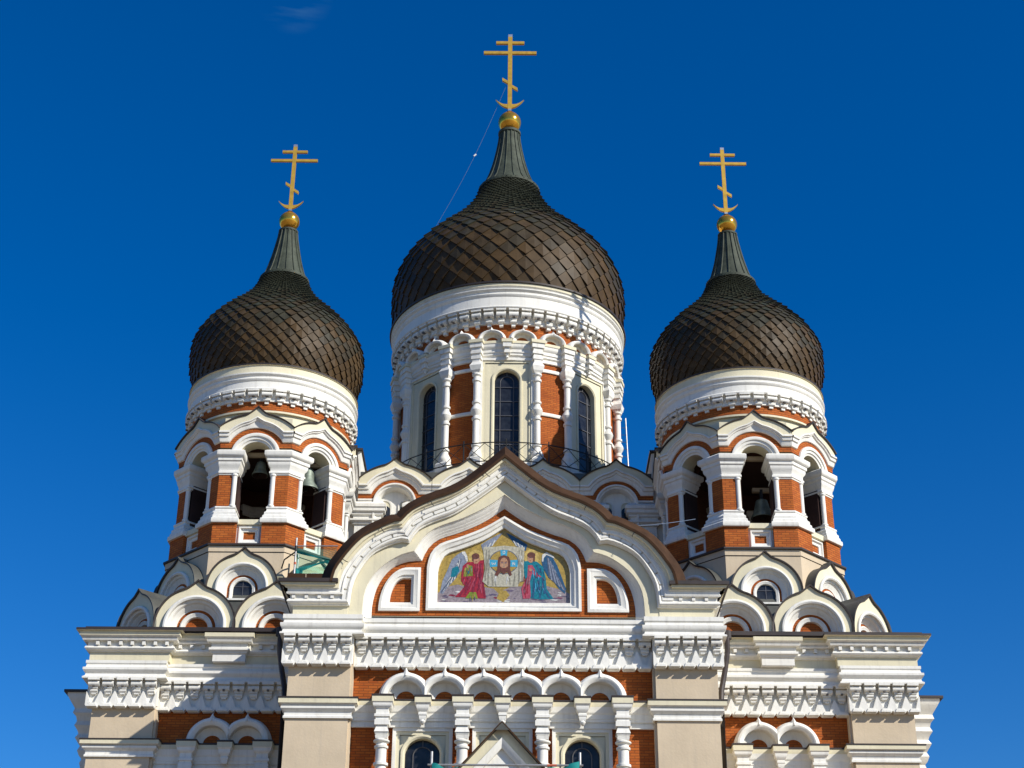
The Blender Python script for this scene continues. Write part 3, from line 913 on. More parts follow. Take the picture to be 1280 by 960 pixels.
# ================================================================== SIDE BAYS
def side_bay(sg):
    b = MB(sg)
    b.box(6.0, 10.72, 4.4, 20.5, 0, 17.75, "dark")
    holes = [[(u+x, z) for u, z in arc(.50, 14.43, 14.425, 16)[1:-1]] for x in (7.87, 8.95)]
    b.plate([(6.0,0),(6.0,17.75),(10.73,17.75),(10.73,0)], -4.39, -3.78, "brick", holes)
    b.box(10.73, 12.66, 3.38, 20.5, 0, 17.75, "beige")
    b.box(10.66, 10.73, 3.48, 20.4, 0, 15.4, "beige")
    b.box(6.15, 6.7, 3.72, 4.2, 0, 15.4, "white")
    bay = b.build("side_bay", CATH)
    P = [(6.2,3.72),(10.73,3.72),(10.73,3.38),(12.70,3.38),(12.70,20.0)]
    m = MB(sg); m.sweep(P, [(0,16.28),(.32,16.29),(.32,16.34),(.26,16.38),(.24,16.46),(.29,16.50),(.33,16.56),(.33,16.63),(.26,16.66),(.24,16.74),(.27,16.78),(.27,16.87),(.22,16.88)], "white"); m.build("cornice", bay)
    P2 = [(6.2,3.66),(10.55,3.66),(10.55,3.34),(12.76,3.34),(12.76,20.0)]
    m = MB(sg)
    m.sweep(P2, [(0,16.86),(.14,16.87),(.14,17.14),(.17,17.15),(.19,17.18),(.26,17.20),(.30,17.25),(.28,17.31),(.22,17.33),(.22,17.47),(.36,17.48),(.38,17.53),(.34,17.56),(.42,17.60),(.46,17.62),(.46,17.74),(.56,17.75),(.56,17.82),(0,17.9)],
            ["cream"]*3+["white"]*11+["cream"]*2+["metal"]*2)
    for x in [6.9+.36*i for i in range(10)]: m.box(x-.05, x+.05, 3.66-.33, 3.66-.2, 17.34, 17.46, "white")
    for x in [10.5+.36*i for i in range(7)]: m.box(x-.05, x+.05, 3.34-.33, 3.34-.2, 17.34, 17.46, "white")
    m.build("crown_cornice", bay)
    m = MB(sg)
    m.sweep([(8.08,3.7),(8.08,3.26),(9.06,3.26),(9.06,3.7)], [(0,16.88),(.02,16.9),(.02,17.14),(.06,17.15),(.08,17.2),(.14,17.24),(.14,17.31),(.08,17.33),(.08,17.47),(.20,17.48),(.22,17.53),(.18,17.56),(.24,17.60),(.28,17.62),(.28,17.745)], ["white"]*13+["cream"])
    m.box(8.08, 9.06, 3.26, 3.7, 16.89, 17.7, "white")
    m.build("cornice_block", bay)
    m = MB(); c = [corbels(m, *sorted((sg*6.62, sg*10.735)), 9, 15.38, 15.88, 16.30, -3.72)]; m.build("corbel_frieze", bay)
    m = MB(); corbels(m, *sorted((sg*10.66, sg*12.86)), 5, 15.40, 15.90, 16.31, -3.38); m.build("corbel_frieze", bay)
    m = MB(sg); m.sweep([(10.66,3.75),(10.66,3.38),(12.66,3.38),(12.66,20)], [(0,13.91),(.06,13.91),(.06,13.97),(.03,14.0),(.03,14.09),(.09,14.13),(.13,14.17),(.13,14.23),(.09,14.25),(.14,14.27),(.20,14.28),(.20,14.40),(.22,14.405),(.22,14.44),(0,14.45)], ["white"]*10+["cream"]+["metal"]*3)
    m.build("impost_cornice", bay)
    dz = 14.42-14.84
    for i, x in enumerate((7.87, 8.95)):
        lo, hi = (-.9, .54) if i == 0 else (-.54, .9)
        if sg < 0: lo, hi = -hi, -lo
        a = arcade_arch(.78, .285, 14.42, (lo, hi)); a.build("arcade_arch", bay, (sg*x, 3.77, 0))
    m = MB(sg); m.sweep([(6.6,3.78),(10.7,3.78)], shift(ENT, dz), ENTM); m.build("entablature", bay)
    for x in (7.30, 9.62):
        m = MB(); m.sweep([(-.17,3.60),(-.17,3.30),(.17,3.30),(.17,3.60)], shift([(0,13.98),(.04,13.98),(.04,14.13),(.01,14.14),(.01,14.2),(.05,14.22),(.05,14.29),(.01,14.31),(.01,14.45),(.08,14.50),(.10,14.54),(.10,14.60),(.13,14.63),(.13,14.79),(.15,14.80),(.15,14.845),(0,14.85)], dz), ["white"]*12+["cream"]+["metal"]*3)
        m.build("column_block", bay, (sg*x,0,0))
        column_mesh(9.2, 13.98+dz, .155).build("column", bay, (sg*x, 3.47, 0))
    m = MB(); m.sweep([(-.08,3.60),(-.08,3.40),(.08,3.40),(.08,3.60)], shift([(0,14.16),(.02,14.22),(.02,14.28),(.04,14.30),(.04,14.36),(.02,14.38),(.08,14.45),(.10,14.5),(.10,14.58),(.15,14.63),(.15,14.79),(.17,14.80),(.17,14.845),(0,14.85)], dz), ["white"]*9+["cream"]+["metal"]*3)
    m.build("pendant", bay, (sg*8.46,0,0))
    window_mesh(.50, 13.30, 9.5, .86, 13.60).build("window", bay, (sg*8.46,3.77,0))
    m = MB(sg); m.box(6.5, 13.1, 3.02, 20.0, 17.80, 17.93, "metal"); m.box(6.6,12.9,3.30,19.6,17.92,17.99,"rust_metal")
    m.build("flat_roof", bay)
    # lower wing behind, only its cornice edge shows beyond the corner
    m = MB(sg)
    m.box(12.6, 13.85, 7.6, 22, 0, 16.9, "beige")
    m.sweep([(12.6,7.6),(13.85,7.6),(13.85,22)], [(0,14.6),(.06,14.6),(.10,14.75),(.06,14.9),(.14,15.0),(.20,15.15),(.14,15.3),(.22,15.42),(.30,15.55),(.22,15.7),(.26,15.8),(.36,15.95),(.30,16.1),(.34,16.25),(.44,16.35),(.40,16.5),(.46,16.6),(.56,16.75),(.64,16.9),(.64,17.05)], "white")
    m.face([(12.6,6.9,17.05),(14.55,6.9,17.05),(14.55,22,17.05),(12.6,22,17.7)], "metal")
    m.box(12.6,14.60,6.88,22,16.98,17.06,"metal")
    m.build("side_wing", bay)
    return bay
for s in (-1, 1): side_bay(s)

# ================================================================== DOMES
def pchip(xk, yk, x):
    h = [b-a for a, b in zip(xk, xk[1:])]; d = [(yk[i+1]-yk[i])/h[i] for i in range(len(h))]
    mm_ = [d[0]] + [0]*(len(xk)-2) + [d[-1]]
    for i in range(1, len(xk)-1):
        if d[i-1]*d[i] > 0:
            w1 = 2*h[i]+h[i-1]; w2 = h[i]+2*h[i-1]; mm_[i] = (w1+w2)/(w1/d[i-1]+w2/d[i])
    i = 0
    while i < len(h)-1 and x > xk[i+1]: i += 1
    t = (x-xk[i])/h[i]
    return yk[i]*(1+2*t)*(1-t)**2+mm_[i]*h[i]*t*(1-t)**2+yk[i+1]*t*t*(3-2*t)+mm_[i+1]*h[i]*t*t*(t-1)

def dome_mesh(zk, rk, n, sc_):
    mb = MB()
    NS = 600
    Z = [zk[0]+(zk[-1]-zk[0])*i/NS for i in range(NS+1)]
    RR = [pchip(zk, rk, z) for z in Z]
    S = [0]
    for i in range(NS): S.append(S[-1]+math.hypot(Z[i+1]-Z[i], RR[i+1]-RR[i]))
    def at(s):
        s = max(0, min(S[-1]-1e-6, s))
        lo, hi = 0, NS
        while hi-lo > 1:
            k = (lo+hi)//2
            if S[k] <= s: lo = k
            else: hi = k
        t = (s-S[lo])/(S[hi]-S[lo])
        z = Z[lo]+(Z[hi]-Z[lo])*t; r = RR[lo]+(RR[hi]-RR[lo])*t
        dz = Z[hi]-Z[lo]; dr = RR[hi]-RR[lo]; L = math.hypot(dz, dr)
        return r, z, dz/L, -dr/L         # normal (nr, nz)
    # under-sheet
    step = max(1, NS//60)
    mb.lathe([(RR[i]-.02, Z[i]) for i in range(0, NS+1, step)], n*2, "dark")
    rows = [0.0]
    while rows[-1] < S[-1]:
        r = at(rows[-1])[0]
        rows.append(rows[-1] + PI*r/n*0.98)
    def P(s, t, off):
        r, z, nr, nz = at(s)
        return Vector(((r+nr*off)*math.sin(t), -(r+nr*off)*math.cos(t), z+nz*off))
    th = .036*sc_
    for k in range(len(rows)-2):
        s0, s1, s2 = rows[k], rows[k+1], rows[k+2]
        for i in range(n):
            tc_ = 2*PI*(i+.5*(k % 2))/n
            dt = PI/n*1.02
            j = lambda q: random.uniform(-q, q)
            lift = th*(1.35+j(.35)); sk = j(th*.3)
            b = P(s0+.02, tc_, lift*1.9); l = P(s1, tc_-dt*.97, th*.75+sk); r_ = P(s1, tc_+dt*.97, th*.75-sk); t_ = P(s2+.04, tc_, -.012)
            tint = min(1, max(0.001, (at(s1)[1]-zk[0])/(zk[-1]-zk[0])*1.05-.10 + j(.22)))
            mb.face([b, r_, t_, l], "scales", tint=tint)
            b2 = P(s0+.02, tc_, -.01); l2 = P(s1, tc_-dt*.97, -.01); r2 = P(s1, tc_+dt*.97, -.01)
            mb.face([l, b, b2, l2], "scales", tint=tint); mb.face([b, r_, r2, b2], "scales", tint=tint)
    return mb

def neck_mesh(prof, n=16):
    mb = MB()
    mb.lathe(prof, 32, "patina")
    for i in range(n):
        t = 2*PI*(i+.5)/n
        for (r0,z0),(r1,z1) in zip(prof[2:], prof[3:]):
            pass
        pts = [((r+.012)*math.sin(t), -(r+.012)*math.cos(t), z) for r, z in prof[2:-3]]
        mb.tube(pts, .028, "patina", 6)
    return mb

def cross_mesh(zb, zt, scl, th=.10):
    # three-barred cross standing on a crescent
    mb = MB()
    H = zt-zb
    wd = .086*scl
    def b(x0, x1, z0, z1, m="gilt", d=th): mb.box(x0, x1, -d/2, d/2, z0, z1, m)
    b(-wd*.9, wd*.9, zb-.15, zb+.05*H, "silver", th*1.1)
    b(-wd*1.15, wd*1.15, zb+.05*H, zt-.03*H)
    b(-wd*1.15, wd*1.15, zt-.03*H, zt, "silver")
    z = zb+.765*H; b(-1.25*scl, -wd*1.15, z-.075*scl, z+.075*scl); b(wd*1.15, 1.25*scl, z-.075*scl, z+.075*scl)
    z = zb+.895*H; b(-.67*scl, -wd*1.15, z-.07*scl, z+.07*scl); b(wd*1.15, .67*scl, z-.07*scl, z+.07*scl)
    z = zb+.36*H
    for s in (-1, 1):
        mb.plate([(s*wd*1.15, z-s*.12*scl-.08*scl), (s*wd*1.15, z-s*.12*scl+.08*scl), (s*.36*scl, z-s*.30*scl+.08*scl), (s*.36*scl, z-s*.30*scl-.08*scl)], -th*.45, th*.45, "gilt", back=True)
        o = []; q = []
        for i in range(11):
            t = i/10
            x = s*(wd*1.1+(.66*scl-wd*1.1)*t)
            o.append((x, zb+.085*H+.36*scl*t*t*1.05 - .10*scl*(1-t)))
            q.append((x, zb+.085*H+.36*scl*t*t*1.05 + .12*scl*(1-t)))
        mb.plate(o+q[::-1], -th*.45, th*.45, "gilt", back=True)
    return mb

def orb_mesh(zc, r, zneck):
    mb = MB()
    prof = [(r*.72, zneck-.02), (r*.74, zneck+.06), (r*.5, zneck+.08), (r*.46, zneck+.14)]
    for i in range(3, 21):
        t = -PI/2 + PI*i/20
        prof.append((max(.001, r*math.cos(t)), zc+r*math.sin(t)))
    mb.lathe([prof[0], prof[1], prof[2]], 24, "rust_metal")
    mb.lathe(prof[2:], 32, "gold")
    mb.lathe([(r*.3, zc+r*.93), (r*.3, zc+r*1.12), (.001, zc+r*1.12)], 16, "rust_metal")
    return mb

# ================================================================== BELL TOWERS
TX, TY = 8.52, 7.4       # tower axis in cathedral space
C8 = math.cos(PI/8); T8 = math.tan(PI/8)
def oct_pts(ap, rot=0): return [(ap/C8*math.sin(PI/8+k*PI/4), -ap/C8*math.cos(PI/8+k*PI/4)) for k in range(8)]
# masonry: tier-one octagon, its roof, tier-two octagon, belfry floor, ceiling, drum
tb = MB()
o1 = [(2.5,-4.05),(4.05,-2.5),(4.05,2.5),(2.5,4.05),(-2.5,4.05),(-4.05,2.5),(-4.05,-2.5),(-2.5,-4.05)]
ap2 = 3.0
tb.loft([[(x*.87,y*.87,17.85) for x,y in o1], [(x*.87,y*.87,18.55) for x,y in o1], [(x,y,19.6) for x,y in oct_pts(ap2)]], ["cream","roof_grey"], closed=True)
tb.loft([[(x,y,19.0) for x,y in oct_pts(ap2)], [(x,y,20.98) for x,y in oct_pts(ap2)], [(x,y,21.0) for x,y in oct_pts(ap2+.03)], [(x,y,21.20) for x,y in oct_pts(ap2+.03)], [(x,y,21.21) for x,y in oct_pts(ap2+.10)], [(x,y,21.27) for x,y in oct_pts(ap2+.10)]],
        ["beige","metal","beige","metal","metal"], closed=True)
tb.face([(x,y,21.268) for x,y in oct_pts(ap2+.10)], "metal")
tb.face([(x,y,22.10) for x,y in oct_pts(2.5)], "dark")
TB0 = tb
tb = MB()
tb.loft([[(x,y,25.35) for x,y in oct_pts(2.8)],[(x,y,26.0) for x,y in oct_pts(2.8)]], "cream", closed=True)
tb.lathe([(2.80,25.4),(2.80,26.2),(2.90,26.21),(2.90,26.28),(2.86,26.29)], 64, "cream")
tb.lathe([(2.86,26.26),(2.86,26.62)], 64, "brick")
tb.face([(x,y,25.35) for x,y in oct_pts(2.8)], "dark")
TOWER = TB0.build("bell_tower", CATH, (-TX, TY, 0))
tb.build("belfry_drum", TOWER)
for k in range(8):       # added lining to keep the belfry interior dark; back faces closed to hide the sky
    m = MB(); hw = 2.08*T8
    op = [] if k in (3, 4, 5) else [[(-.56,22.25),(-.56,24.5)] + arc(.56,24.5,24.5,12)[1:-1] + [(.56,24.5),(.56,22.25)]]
    m.plate([(-hw,22.11),(-hw,25.34),(hw,25.34),(hw,22.11)], -.08, 0, "shaded_brick", op, back=True)
    m.build("belfry_dark_lining", TOWER, (2.08*math.sin(k*PI/4), -2.08*math.cos(k*PI/4), 0), k*PI/4)
def tadd(mb, name, loc=(0,0,0), rot=0.0, smooth=32): return mb.build(name, TOWER, loc, rot, smooth)
def around(o, n=8, step=PI/4, start=1):
    for k in range(start, n): copy(o, rot=o.rotation_euler.z+k*step)
def at_face(mb, name, ap, k=0, dx=0):
    return mb.build(name, TOWER, (ap*math.sin(k*PI/4)+dx*math.cos(k*PI/4), -ap*math.cos(k*PI/4)+dx*math.sin(k*PI/4), 0), k*PI/4)

def keel_gable(wd, zc, rise, tip, zb, r1, ro, ri, back, glass=None, fill="brick", ds=1.0):
    # rounded gable with a keel tip: cream face, white concave hood, orange ring, white ring, infill
    mb = MB()
    O = ogee(wd, zc, rise, tip, zb); O2 = ogee(wd+.05, zc, rise+.05, tip+.02, zb)
    A = lambda r: arc(r, zc-.02, zb)
    rings = [fr(O2, -back), fr(O2, .08), fr(O, .07), fr(O, .0), fr(A(r1), 0), fr(A(r1), .07), fr(A(r1*.985), .09), fr(A(r1*.93), .10), fr(A(r1*.88), .07), fr(A(r1*.87), -.02), fr(A(r1*.80), -.05),
             fr(A(r1*.76), -.14), fr(A(r1*.74), -.15), fr(A(ro*1.05), -.26), fr(A(ro), -.27), fr(A(ro), -.30), fr(A(ro*.84), -.30), fr(A(ro*.84), -.24), fr(A(ro*.78), -.22), fr(A((ro*.78+ri)/2), -.25), fr(A(ri*1.04), -.26), fr(A(ri), -.30), fr(A(ri), -.42)]
    mats = ["roof_grey", "metal", "metal", "cream"] + ["white"]*11 + ["brick"] + ["white"]*6
    rings = [[(x, y*ds if y > 0 and k else y, z) for x, y, z in rg] for k, rg in enumerate(rings)]
    mb.loft(rings, mats)
    mb.poly(arc(ri, zc-.02, zb), -.38*ds, fill)
    if fill == "glass":
        mb.box(-.012,.012,.35*ds,.372*ds,zb,zc+ri,"lead"); mb.box(-ri,ri,.35*ds,.372*ds,zc+.08,zc+.10,"lead")
        mb.box(-ro*.95,ro*.95,.05,.3,zb-.06,zb,"white")
    return mb
g1 = keel_gable(1.25, 18.10, 1.25, .20, 17.86, 1.0, .62, .37, 1.6)
G1 = g1.build("keel_gable", TOWER, (1.25, -4.05, 0), 0)
copy(G1, loc=(-1.25, -4.05, 0), rot=0)
for s in (-1, 1):
    for y in (-1.25, 1.25): copy(G1, loc=(s*4.05, y, 0), rot=s*PI/2)
g1c = keel_gable(1.08, 18.10, 1.22, .20, 17.86, .88, .55, .33, 1.3)
c = (2.5+4.05)/2
G1c = g1c.build("keel_gable", TOWER, (-c, -c, 0), -PI/4)
copy(G1c, loc=(c, -c, 0), rot=PI/4)
g2 = keel_gable(1.13, 19.66, 1.13, .20, 19.30, .86, .50, .31, .9, fill="glass", ds=.62)
G2 = at_face(g2, "keel_gable", 3.30, 0)
for k in (1, 7): copy(G2, loc=(3.30*math.sin(k*PI/4), -3.30*math.cos(k*PI/4), 0), rot=k*PI/4)
for k in (2, 6): copy(G2, loc=(3.30*math.sin(k*PI/4), -3.30*math.cos(k*PI/4), 0), rot=k*PI/4)

def pier_plan(ap, L, T):
    Rc = ap/C8
    c_, s_ = C8, math.sin(PI/8)
    O = (0, -Rc)
    Pp = (L*c_, -Rc+L*s_); Pm = (-L*c_, -Rc+L*s_)
    Qp = (Pp[0]-T*s_, Pp[1]+T*c_); Qm = (-Qp[0], Qp[1])
    I = (0, -Rc+T/c_)
    return [Pm, O, Pp, Qp, I, Qm]
m = MB()
def prism(mb, P, z0, z1, mt):
    A = [(x,y,z0) for x,y in P]; B = [(x,y,z1) for x,y in P]
    mb.loft([A, B], mt, closed=True); mb.face(B, mt); mb.face(A, mt)
ped = pier_plan(2.95, .80, .75); sh = pier_plan(2.84, .46, .70); shb = pier_plan(2.84, .60, .72)
prism(m, ped, 21.27, 22.06, "brick")
prism(m, sh, 22.5, 24.0, "brick")
cl_ = (sh[0], sh[2])
for q, sg in ((shb[0], 1), (shb[2], -1)):
    c0 = (q[0]+sg*.085*C8+.0, q[1]-.085*math.sin(PI/8)+.03)
    m.lathe([(.085,22.6),(.085,23.9)], 14, "white", c=c0)
    m.lathe([(.11,22.66),(.12,22.72),(.085,22.76)], 14, "white", c=c0); m.lathe([(.085,23.78),(.115,23.82),(.11,23.88)], 14, "white", c=c0)
inner = pier_plan(2.70, .60, .6)
prism(m, inner, 22.5, 24.0, "dark")  # inner pier faces coloured dark to imitate shade inside the belfry
m.sweep(shb, [(0,22.68),(.06,22.67),(.07,22.62),(.04,22.58),(.06,22.50),(.11,22.45),(.11,22.36),(.15,22.32),(.16,22.24),(.21,22.20),(.22,22.10),(.20,22.05),(0,22.05)][::-1], "white", closed=True)
m.face([(x,y,22.69) for x,y in shb], "white")
PIER = m.build("belfry_pier", TOWER, (0,0,0), PI/8)
around(PIER)
m = MB()
m.sweep(shb, [(0,23.84),(.02,23.84),(.03,23.88),(.06,23.90),(.06,23.96),(.03,23.99),(.04,24.10),(.09,24.17),(.11,24.24),(.11,24.30),(.15,24.34),(.15,24.44),(.21,24.48),(.24,24.53),(.24,24.66),(.20,24.70),(.06,24.775),(0,24.78)], ["white"]*15+["cream"]*2, closed=True)
m.face([(x,y,23.85) for x,y in shb], "white"); m.face([(x,y,24.78) for x,y in shb], "white")
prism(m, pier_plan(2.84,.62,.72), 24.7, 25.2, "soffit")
CAP = m.build("pier_capital", TOWER, (0,0,0), PI/8)
around(CAP)
# arched gable over each opening
m = MB()
W0 = 2.95*T8
Og = ogee(1.265, 25.52, .50, .26, 25.50, xt=.30); Og2 = ogee(1.285, 25.54, .52, .28, 25.52, xt=.30)
wa = lambda W, r, zw: wing(W, r, 24.52, zw, tip=.14 if r > 1.06 else 0)
m.loft([fr(Og2, -.5), fr(Og2, .20), fr(Og, .19), fr(Og, .13), fr(wa(1.27, 1.27, 25.40), .13), fr(wa(1.27, 1.265, 25.38), .19), fr(wa(1.275, 1.23, 25.32), .20), fr(wa(1.27, 1.20, 25.30), .15), fr(wa(1.265, 1.17, 25.20), .14), fr(wa(1.26, 1.15, 25.18), .09), fr(wa(1.255, 1.08, 25.08), .07), fr(wa(1.25, 1.04, 25.02), .05), fr(wa(1.23, 1.03, 25.0), 0),
        fr(wa(1.222, .83, 24.81), 0)], ["metal","metal","metal","cream"]+["white"]*8+["brick"])
ar = lambda r: arc(r, 24.52, 24.52 if r > .7 else 24.35)
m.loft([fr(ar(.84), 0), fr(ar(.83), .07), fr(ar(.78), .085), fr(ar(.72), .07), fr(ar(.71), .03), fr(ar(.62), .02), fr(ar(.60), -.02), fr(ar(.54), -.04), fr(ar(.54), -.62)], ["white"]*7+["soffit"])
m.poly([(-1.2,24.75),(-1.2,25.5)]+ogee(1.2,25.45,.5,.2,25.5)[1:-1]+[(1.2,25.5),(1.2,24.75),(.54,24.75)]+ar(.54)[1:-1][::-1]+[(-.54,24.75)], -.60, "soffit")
BG = at_face(m, "belfry_gable", 2.95, 0)
for k in range(1, 8): copy(BG, loc=(2.95*math.sin(k*PI/4), -2.95*math.cos(k*PI/4), 0), rot=k*PI/4)
# parapet panel under each opening
m = MB()
rc = lambda a, z0, z1: [(-a,z0),(-a,z1),(a,z1),(a,z0)]
m.loft([fr(rc(.46,21.27,22.10), -.05), fr(rc(.38,21.33,21.98), -.05), fr(rc(.34,21.37,21.95), .0), fr(rc(.30,21.41,21.91), .0), fr(rc(.27,21.44,21.88), -.06), fr(rc(.20,21.52,21.80), -.08), fr(rc(.19,21.53,21.79), -.13)], "white", closed=True)
m.poly(rc(.195,21.52,21.80), -.12, "brick")
m.plate([(-.55,22.02),(-.55,22.2),(.55,22.2),(.55,22.02)], -.4, .04, "cream")
m.face([(-.6,-.02,22.2),(.6,-.02,22.2),(.6,.5,22.26),(-.6,.5,22.26)], "cream")
PN = at_face(m, "parapet_panel", 2.86, 0)
for k in range(1, 8): copy(PN, loc=(2.86*math.sin(k*PI/4), -2.86*math.cos(k*PI/4), 0), rot=k*PI/4)
# beams that carry the bells
m = MB()
m.box(-.62, .62, -2.28, -2.14, 24.80, 24.94, "timber")
tadd(m, "bell_beam")
m = MB()
m.box(.95, 2.3, -1.42, -1.28, 24.80, 24.94, "timber")
tadd(m, "bell_beam")
# corbel ring and cornice
m = MB(); ring_corbels(m, 2.86, 40, 26.52, 27.02, .24); m.lathe([(2.84,26.62),(2.92,26.62),(2.92,27.02)], 96, "white"); tadd(m, "corbel_ring")
m = MB()
m.lathe([(2.80,27.0),(3.06,27.01),(3.08,27.05),(3.03,27.10),(3.00,27.12),(2.99,27.36),(3.01,27.38),(3.04,27.42),(3.05,27.46),(3.01,27.50),(3.01,27.56),(3.05,27.59),(3.08,27.63),(3.08,27.68),(3.03,27.71),(3.01,27.72),(3.01,27.98),(3.06,27.99),(3.07,28.05),(2.6,28.12)], 96, ["white"]*15+["cream"]*2+["metal"]*2)
tadd(m, "cornice")
ZK = [28.0, 28.5, 29.2, 29.9, 30.6, 31.3, 32.0, 32.5, 33.0, 33.25]; RK = [2.72, 2.96, 3.14, 3.15, 2.87, 2.33, 1.62, 1.18, .93, .86]
m = dome_mesh(ZK, RK, 46, .85)
tadd(m, "dome", smooth=0)
m = neck_mesh([(.95,33.12),(.95,33.22),(.84,33.25),(.74,33.50),(.64,33.85),(.54,34.25),(.45,34.70),(.37,35.15),(.345,35.38),(.38,35.39),(.38,35.46),(.2,35.47)]); tadd(m, "dome_neck")
tadd(orb_mesh(35.93, .40, 35.44), "orb")
tadd(cross_mesh(36.33, 39.58, .74, .09), "cross")
# second tower: a copy with all its pieces
T2 = copy(TOWER, CATH, (TX, TY, 0))
for ch in list(TOWER.children):
    d = ch.copy(); col.objects.link(d); d.parent = T2

# ================================================================== ATTIC + CENTRAL DRUM
DY = 15.2
at_ = MB()
at_.box(-5.55, 5.55, 10.4, 20.4, 17, 26.0, "white", top="metal")
for a, b in ((-5.6,-4.68),(-3.6,-1.92),(-.84,.84),(1.92,3.6),(4.68,5.6)): at_.box(a, b, 9.95, 10.5, 17, 25.2, "white")
at_.box(-5.5, 5.5, 10.2, 20.3, 26.0, 26.55, "roof_grey")
for s in (-1, 1):
    at_.box(*sorted((s*5.50, s*6.1)), 10.1, 12.4, 16, 27.35, "white", top="metal")
    at_.box(*sorted((s*5.44, s*6.16)), 9.98, 12.5, 27.35, 27.44, "metal")
ATTIC = at_.build("attic", CATH)
m = MB()
ENA = [(0,24.30),(.06,24.3),(.06,24.36),(.16,24.42),(.16,24.48),(.05,24.50),(.05,24.62),(.12,24.66),(.12,24.72),(.20,24.78),(.20,24.9),(.24,24.93),(.24,25.05),(.08,25.2),(0,25.22)]
for a, b in ((-5.6,-4.68),(-3.6,-1.92),(-.84,.84),(1.92,3.6),(4.68,5.6)): m.sweep([(a,10.5),(a,9.95),(b,9.95),(b,10.5)], ENA, "white")
m.build("entablature", ATTIC)
def attic_gable():
    mb = MB()
    O = ogee(1.375, 26.02, .62, .24, 26.0, xt=.28); O2 = ogee(1.40, 26.04, .64, .26, 26.02, xt=.28)
    wz = lambda r, zw: wing(1.37, r, 25.13, zw, tip=.13 if r > 1.05 else 0)
    mb.loft([fr(O2,-.6), fr(O2,.24), fr(O,.22), fr(O,.16), fr(wz(1.30,25.86),.16), fr(wz(1.28,25.84),.22), fr(wz(1.22,25.78),.22), fr(wz(1.20,25.76),.15), fr(wz(1.12,25.66),.13), fr(wz(1.10,25.64),.08), fr(wz(1.0,25.54),.06), fr(wz(.97,25.50),.04), fr(wz(.96,25.5),0), fr(wz(.80,25.30),0), fr(wz(.80,25.30),.05), fr(wz(.80,25.22),.05)],
            ["metal","metal","metal","cream"]+["white"]*8+["brick","white","white"])
    ar = lambda r: arc(r, 25.13, 24.2)
    mb.loft([fr(ar(.81),0), fr(ar(.80),.09), fr(ar(.74),.09), fr(ar(.72),.03), fr(ar(.66),.01), fr(ar(.64),-.06), fr(ar(.63),-.08), fr(ar(.62),-.16), fr(ar(.61),-.18), fr(ar(.61),-.4)], "white")
    big = arc(.62, 25.13, 24.2)
    mb.poly(big, -.30, "white")
    return mb
ag = None
for x in (-4.14,-1.38,1.38,4.14):
    if ag is None:
        ag = attic_gable().build("keel_gable", ATTIC, (x, 9.90, 0))
    else: copy(ag, loc=(x, 9.90, 0))

# niche wall pieces with the twin windows sit forward of the attic wall
nw = None
for x in (-4.14,-1.38,1.38,4.14):
    if nw is None:
        m = MB()
        for s in (-1, 1):
            a = arc(.20, 25.13, 24.2)
            a = [(u+s*.37, z) for u, z in a]
            b = [(u+s*.37, z) for u, z in arc(.245, 25.13, 24.2)]
            m.loft([fr(b, 0), fr(b, .05), fr(a, .04), fr(a, .012)], "white")
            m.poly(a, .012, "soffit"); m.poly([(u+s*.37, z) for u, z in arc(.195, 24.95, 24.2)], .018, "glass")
        nw = m.build("twin_window", ATTIC, (x, 10.19, 0))
    else: copy(nw, loc=(x, 10.19, 0))

dr = MB()
for k in range(8):
    a0 = k*PI/4 + R(13.0); a1 = k*PI/4 + R(32.0)
    dr.lathe([(4.50,26.5),(4.50,31.75)], 10, "brick", a0=a0, a1=a1, uvr=4.5)
dr.lathe([(4.50,31.7),(4.50,33.4)], 128, "brick", uvr=4.5)
dr.lathe([(5.0,26.5),(5.0,26.9),(4.75,27.0),(4.75,27.15),(4.4,27.2)], 96, "white")
dr.lathe([(4.2,27.1),(4.2,31.8)], 48, "dark")
DRUM = dr.build("central_drum", CATH, (0, DY, 0))
def dadd(mb, name, loc=(0,0,0), rot=0.0, smooth=32): return mb.build(name, DRUM, loc, rot, smooth)
m = MB()
E1 = [(4.48,31.62),(4.58,31.63),(4.58,31.72),(4.53,31.74),(4.53,31.80),(4.60,31.84),(4.60,31.92),(4.64,31.95),(4.64,32.08),(4.70,32.14),(4.72,32.2),(4.72,32.28),(4.75,32.31),(4.75,32.42),(4.5,32.46)]
m.lathe(E1, 128, ["white"]*12+["cream"]*2); dadd(m, "entablature")
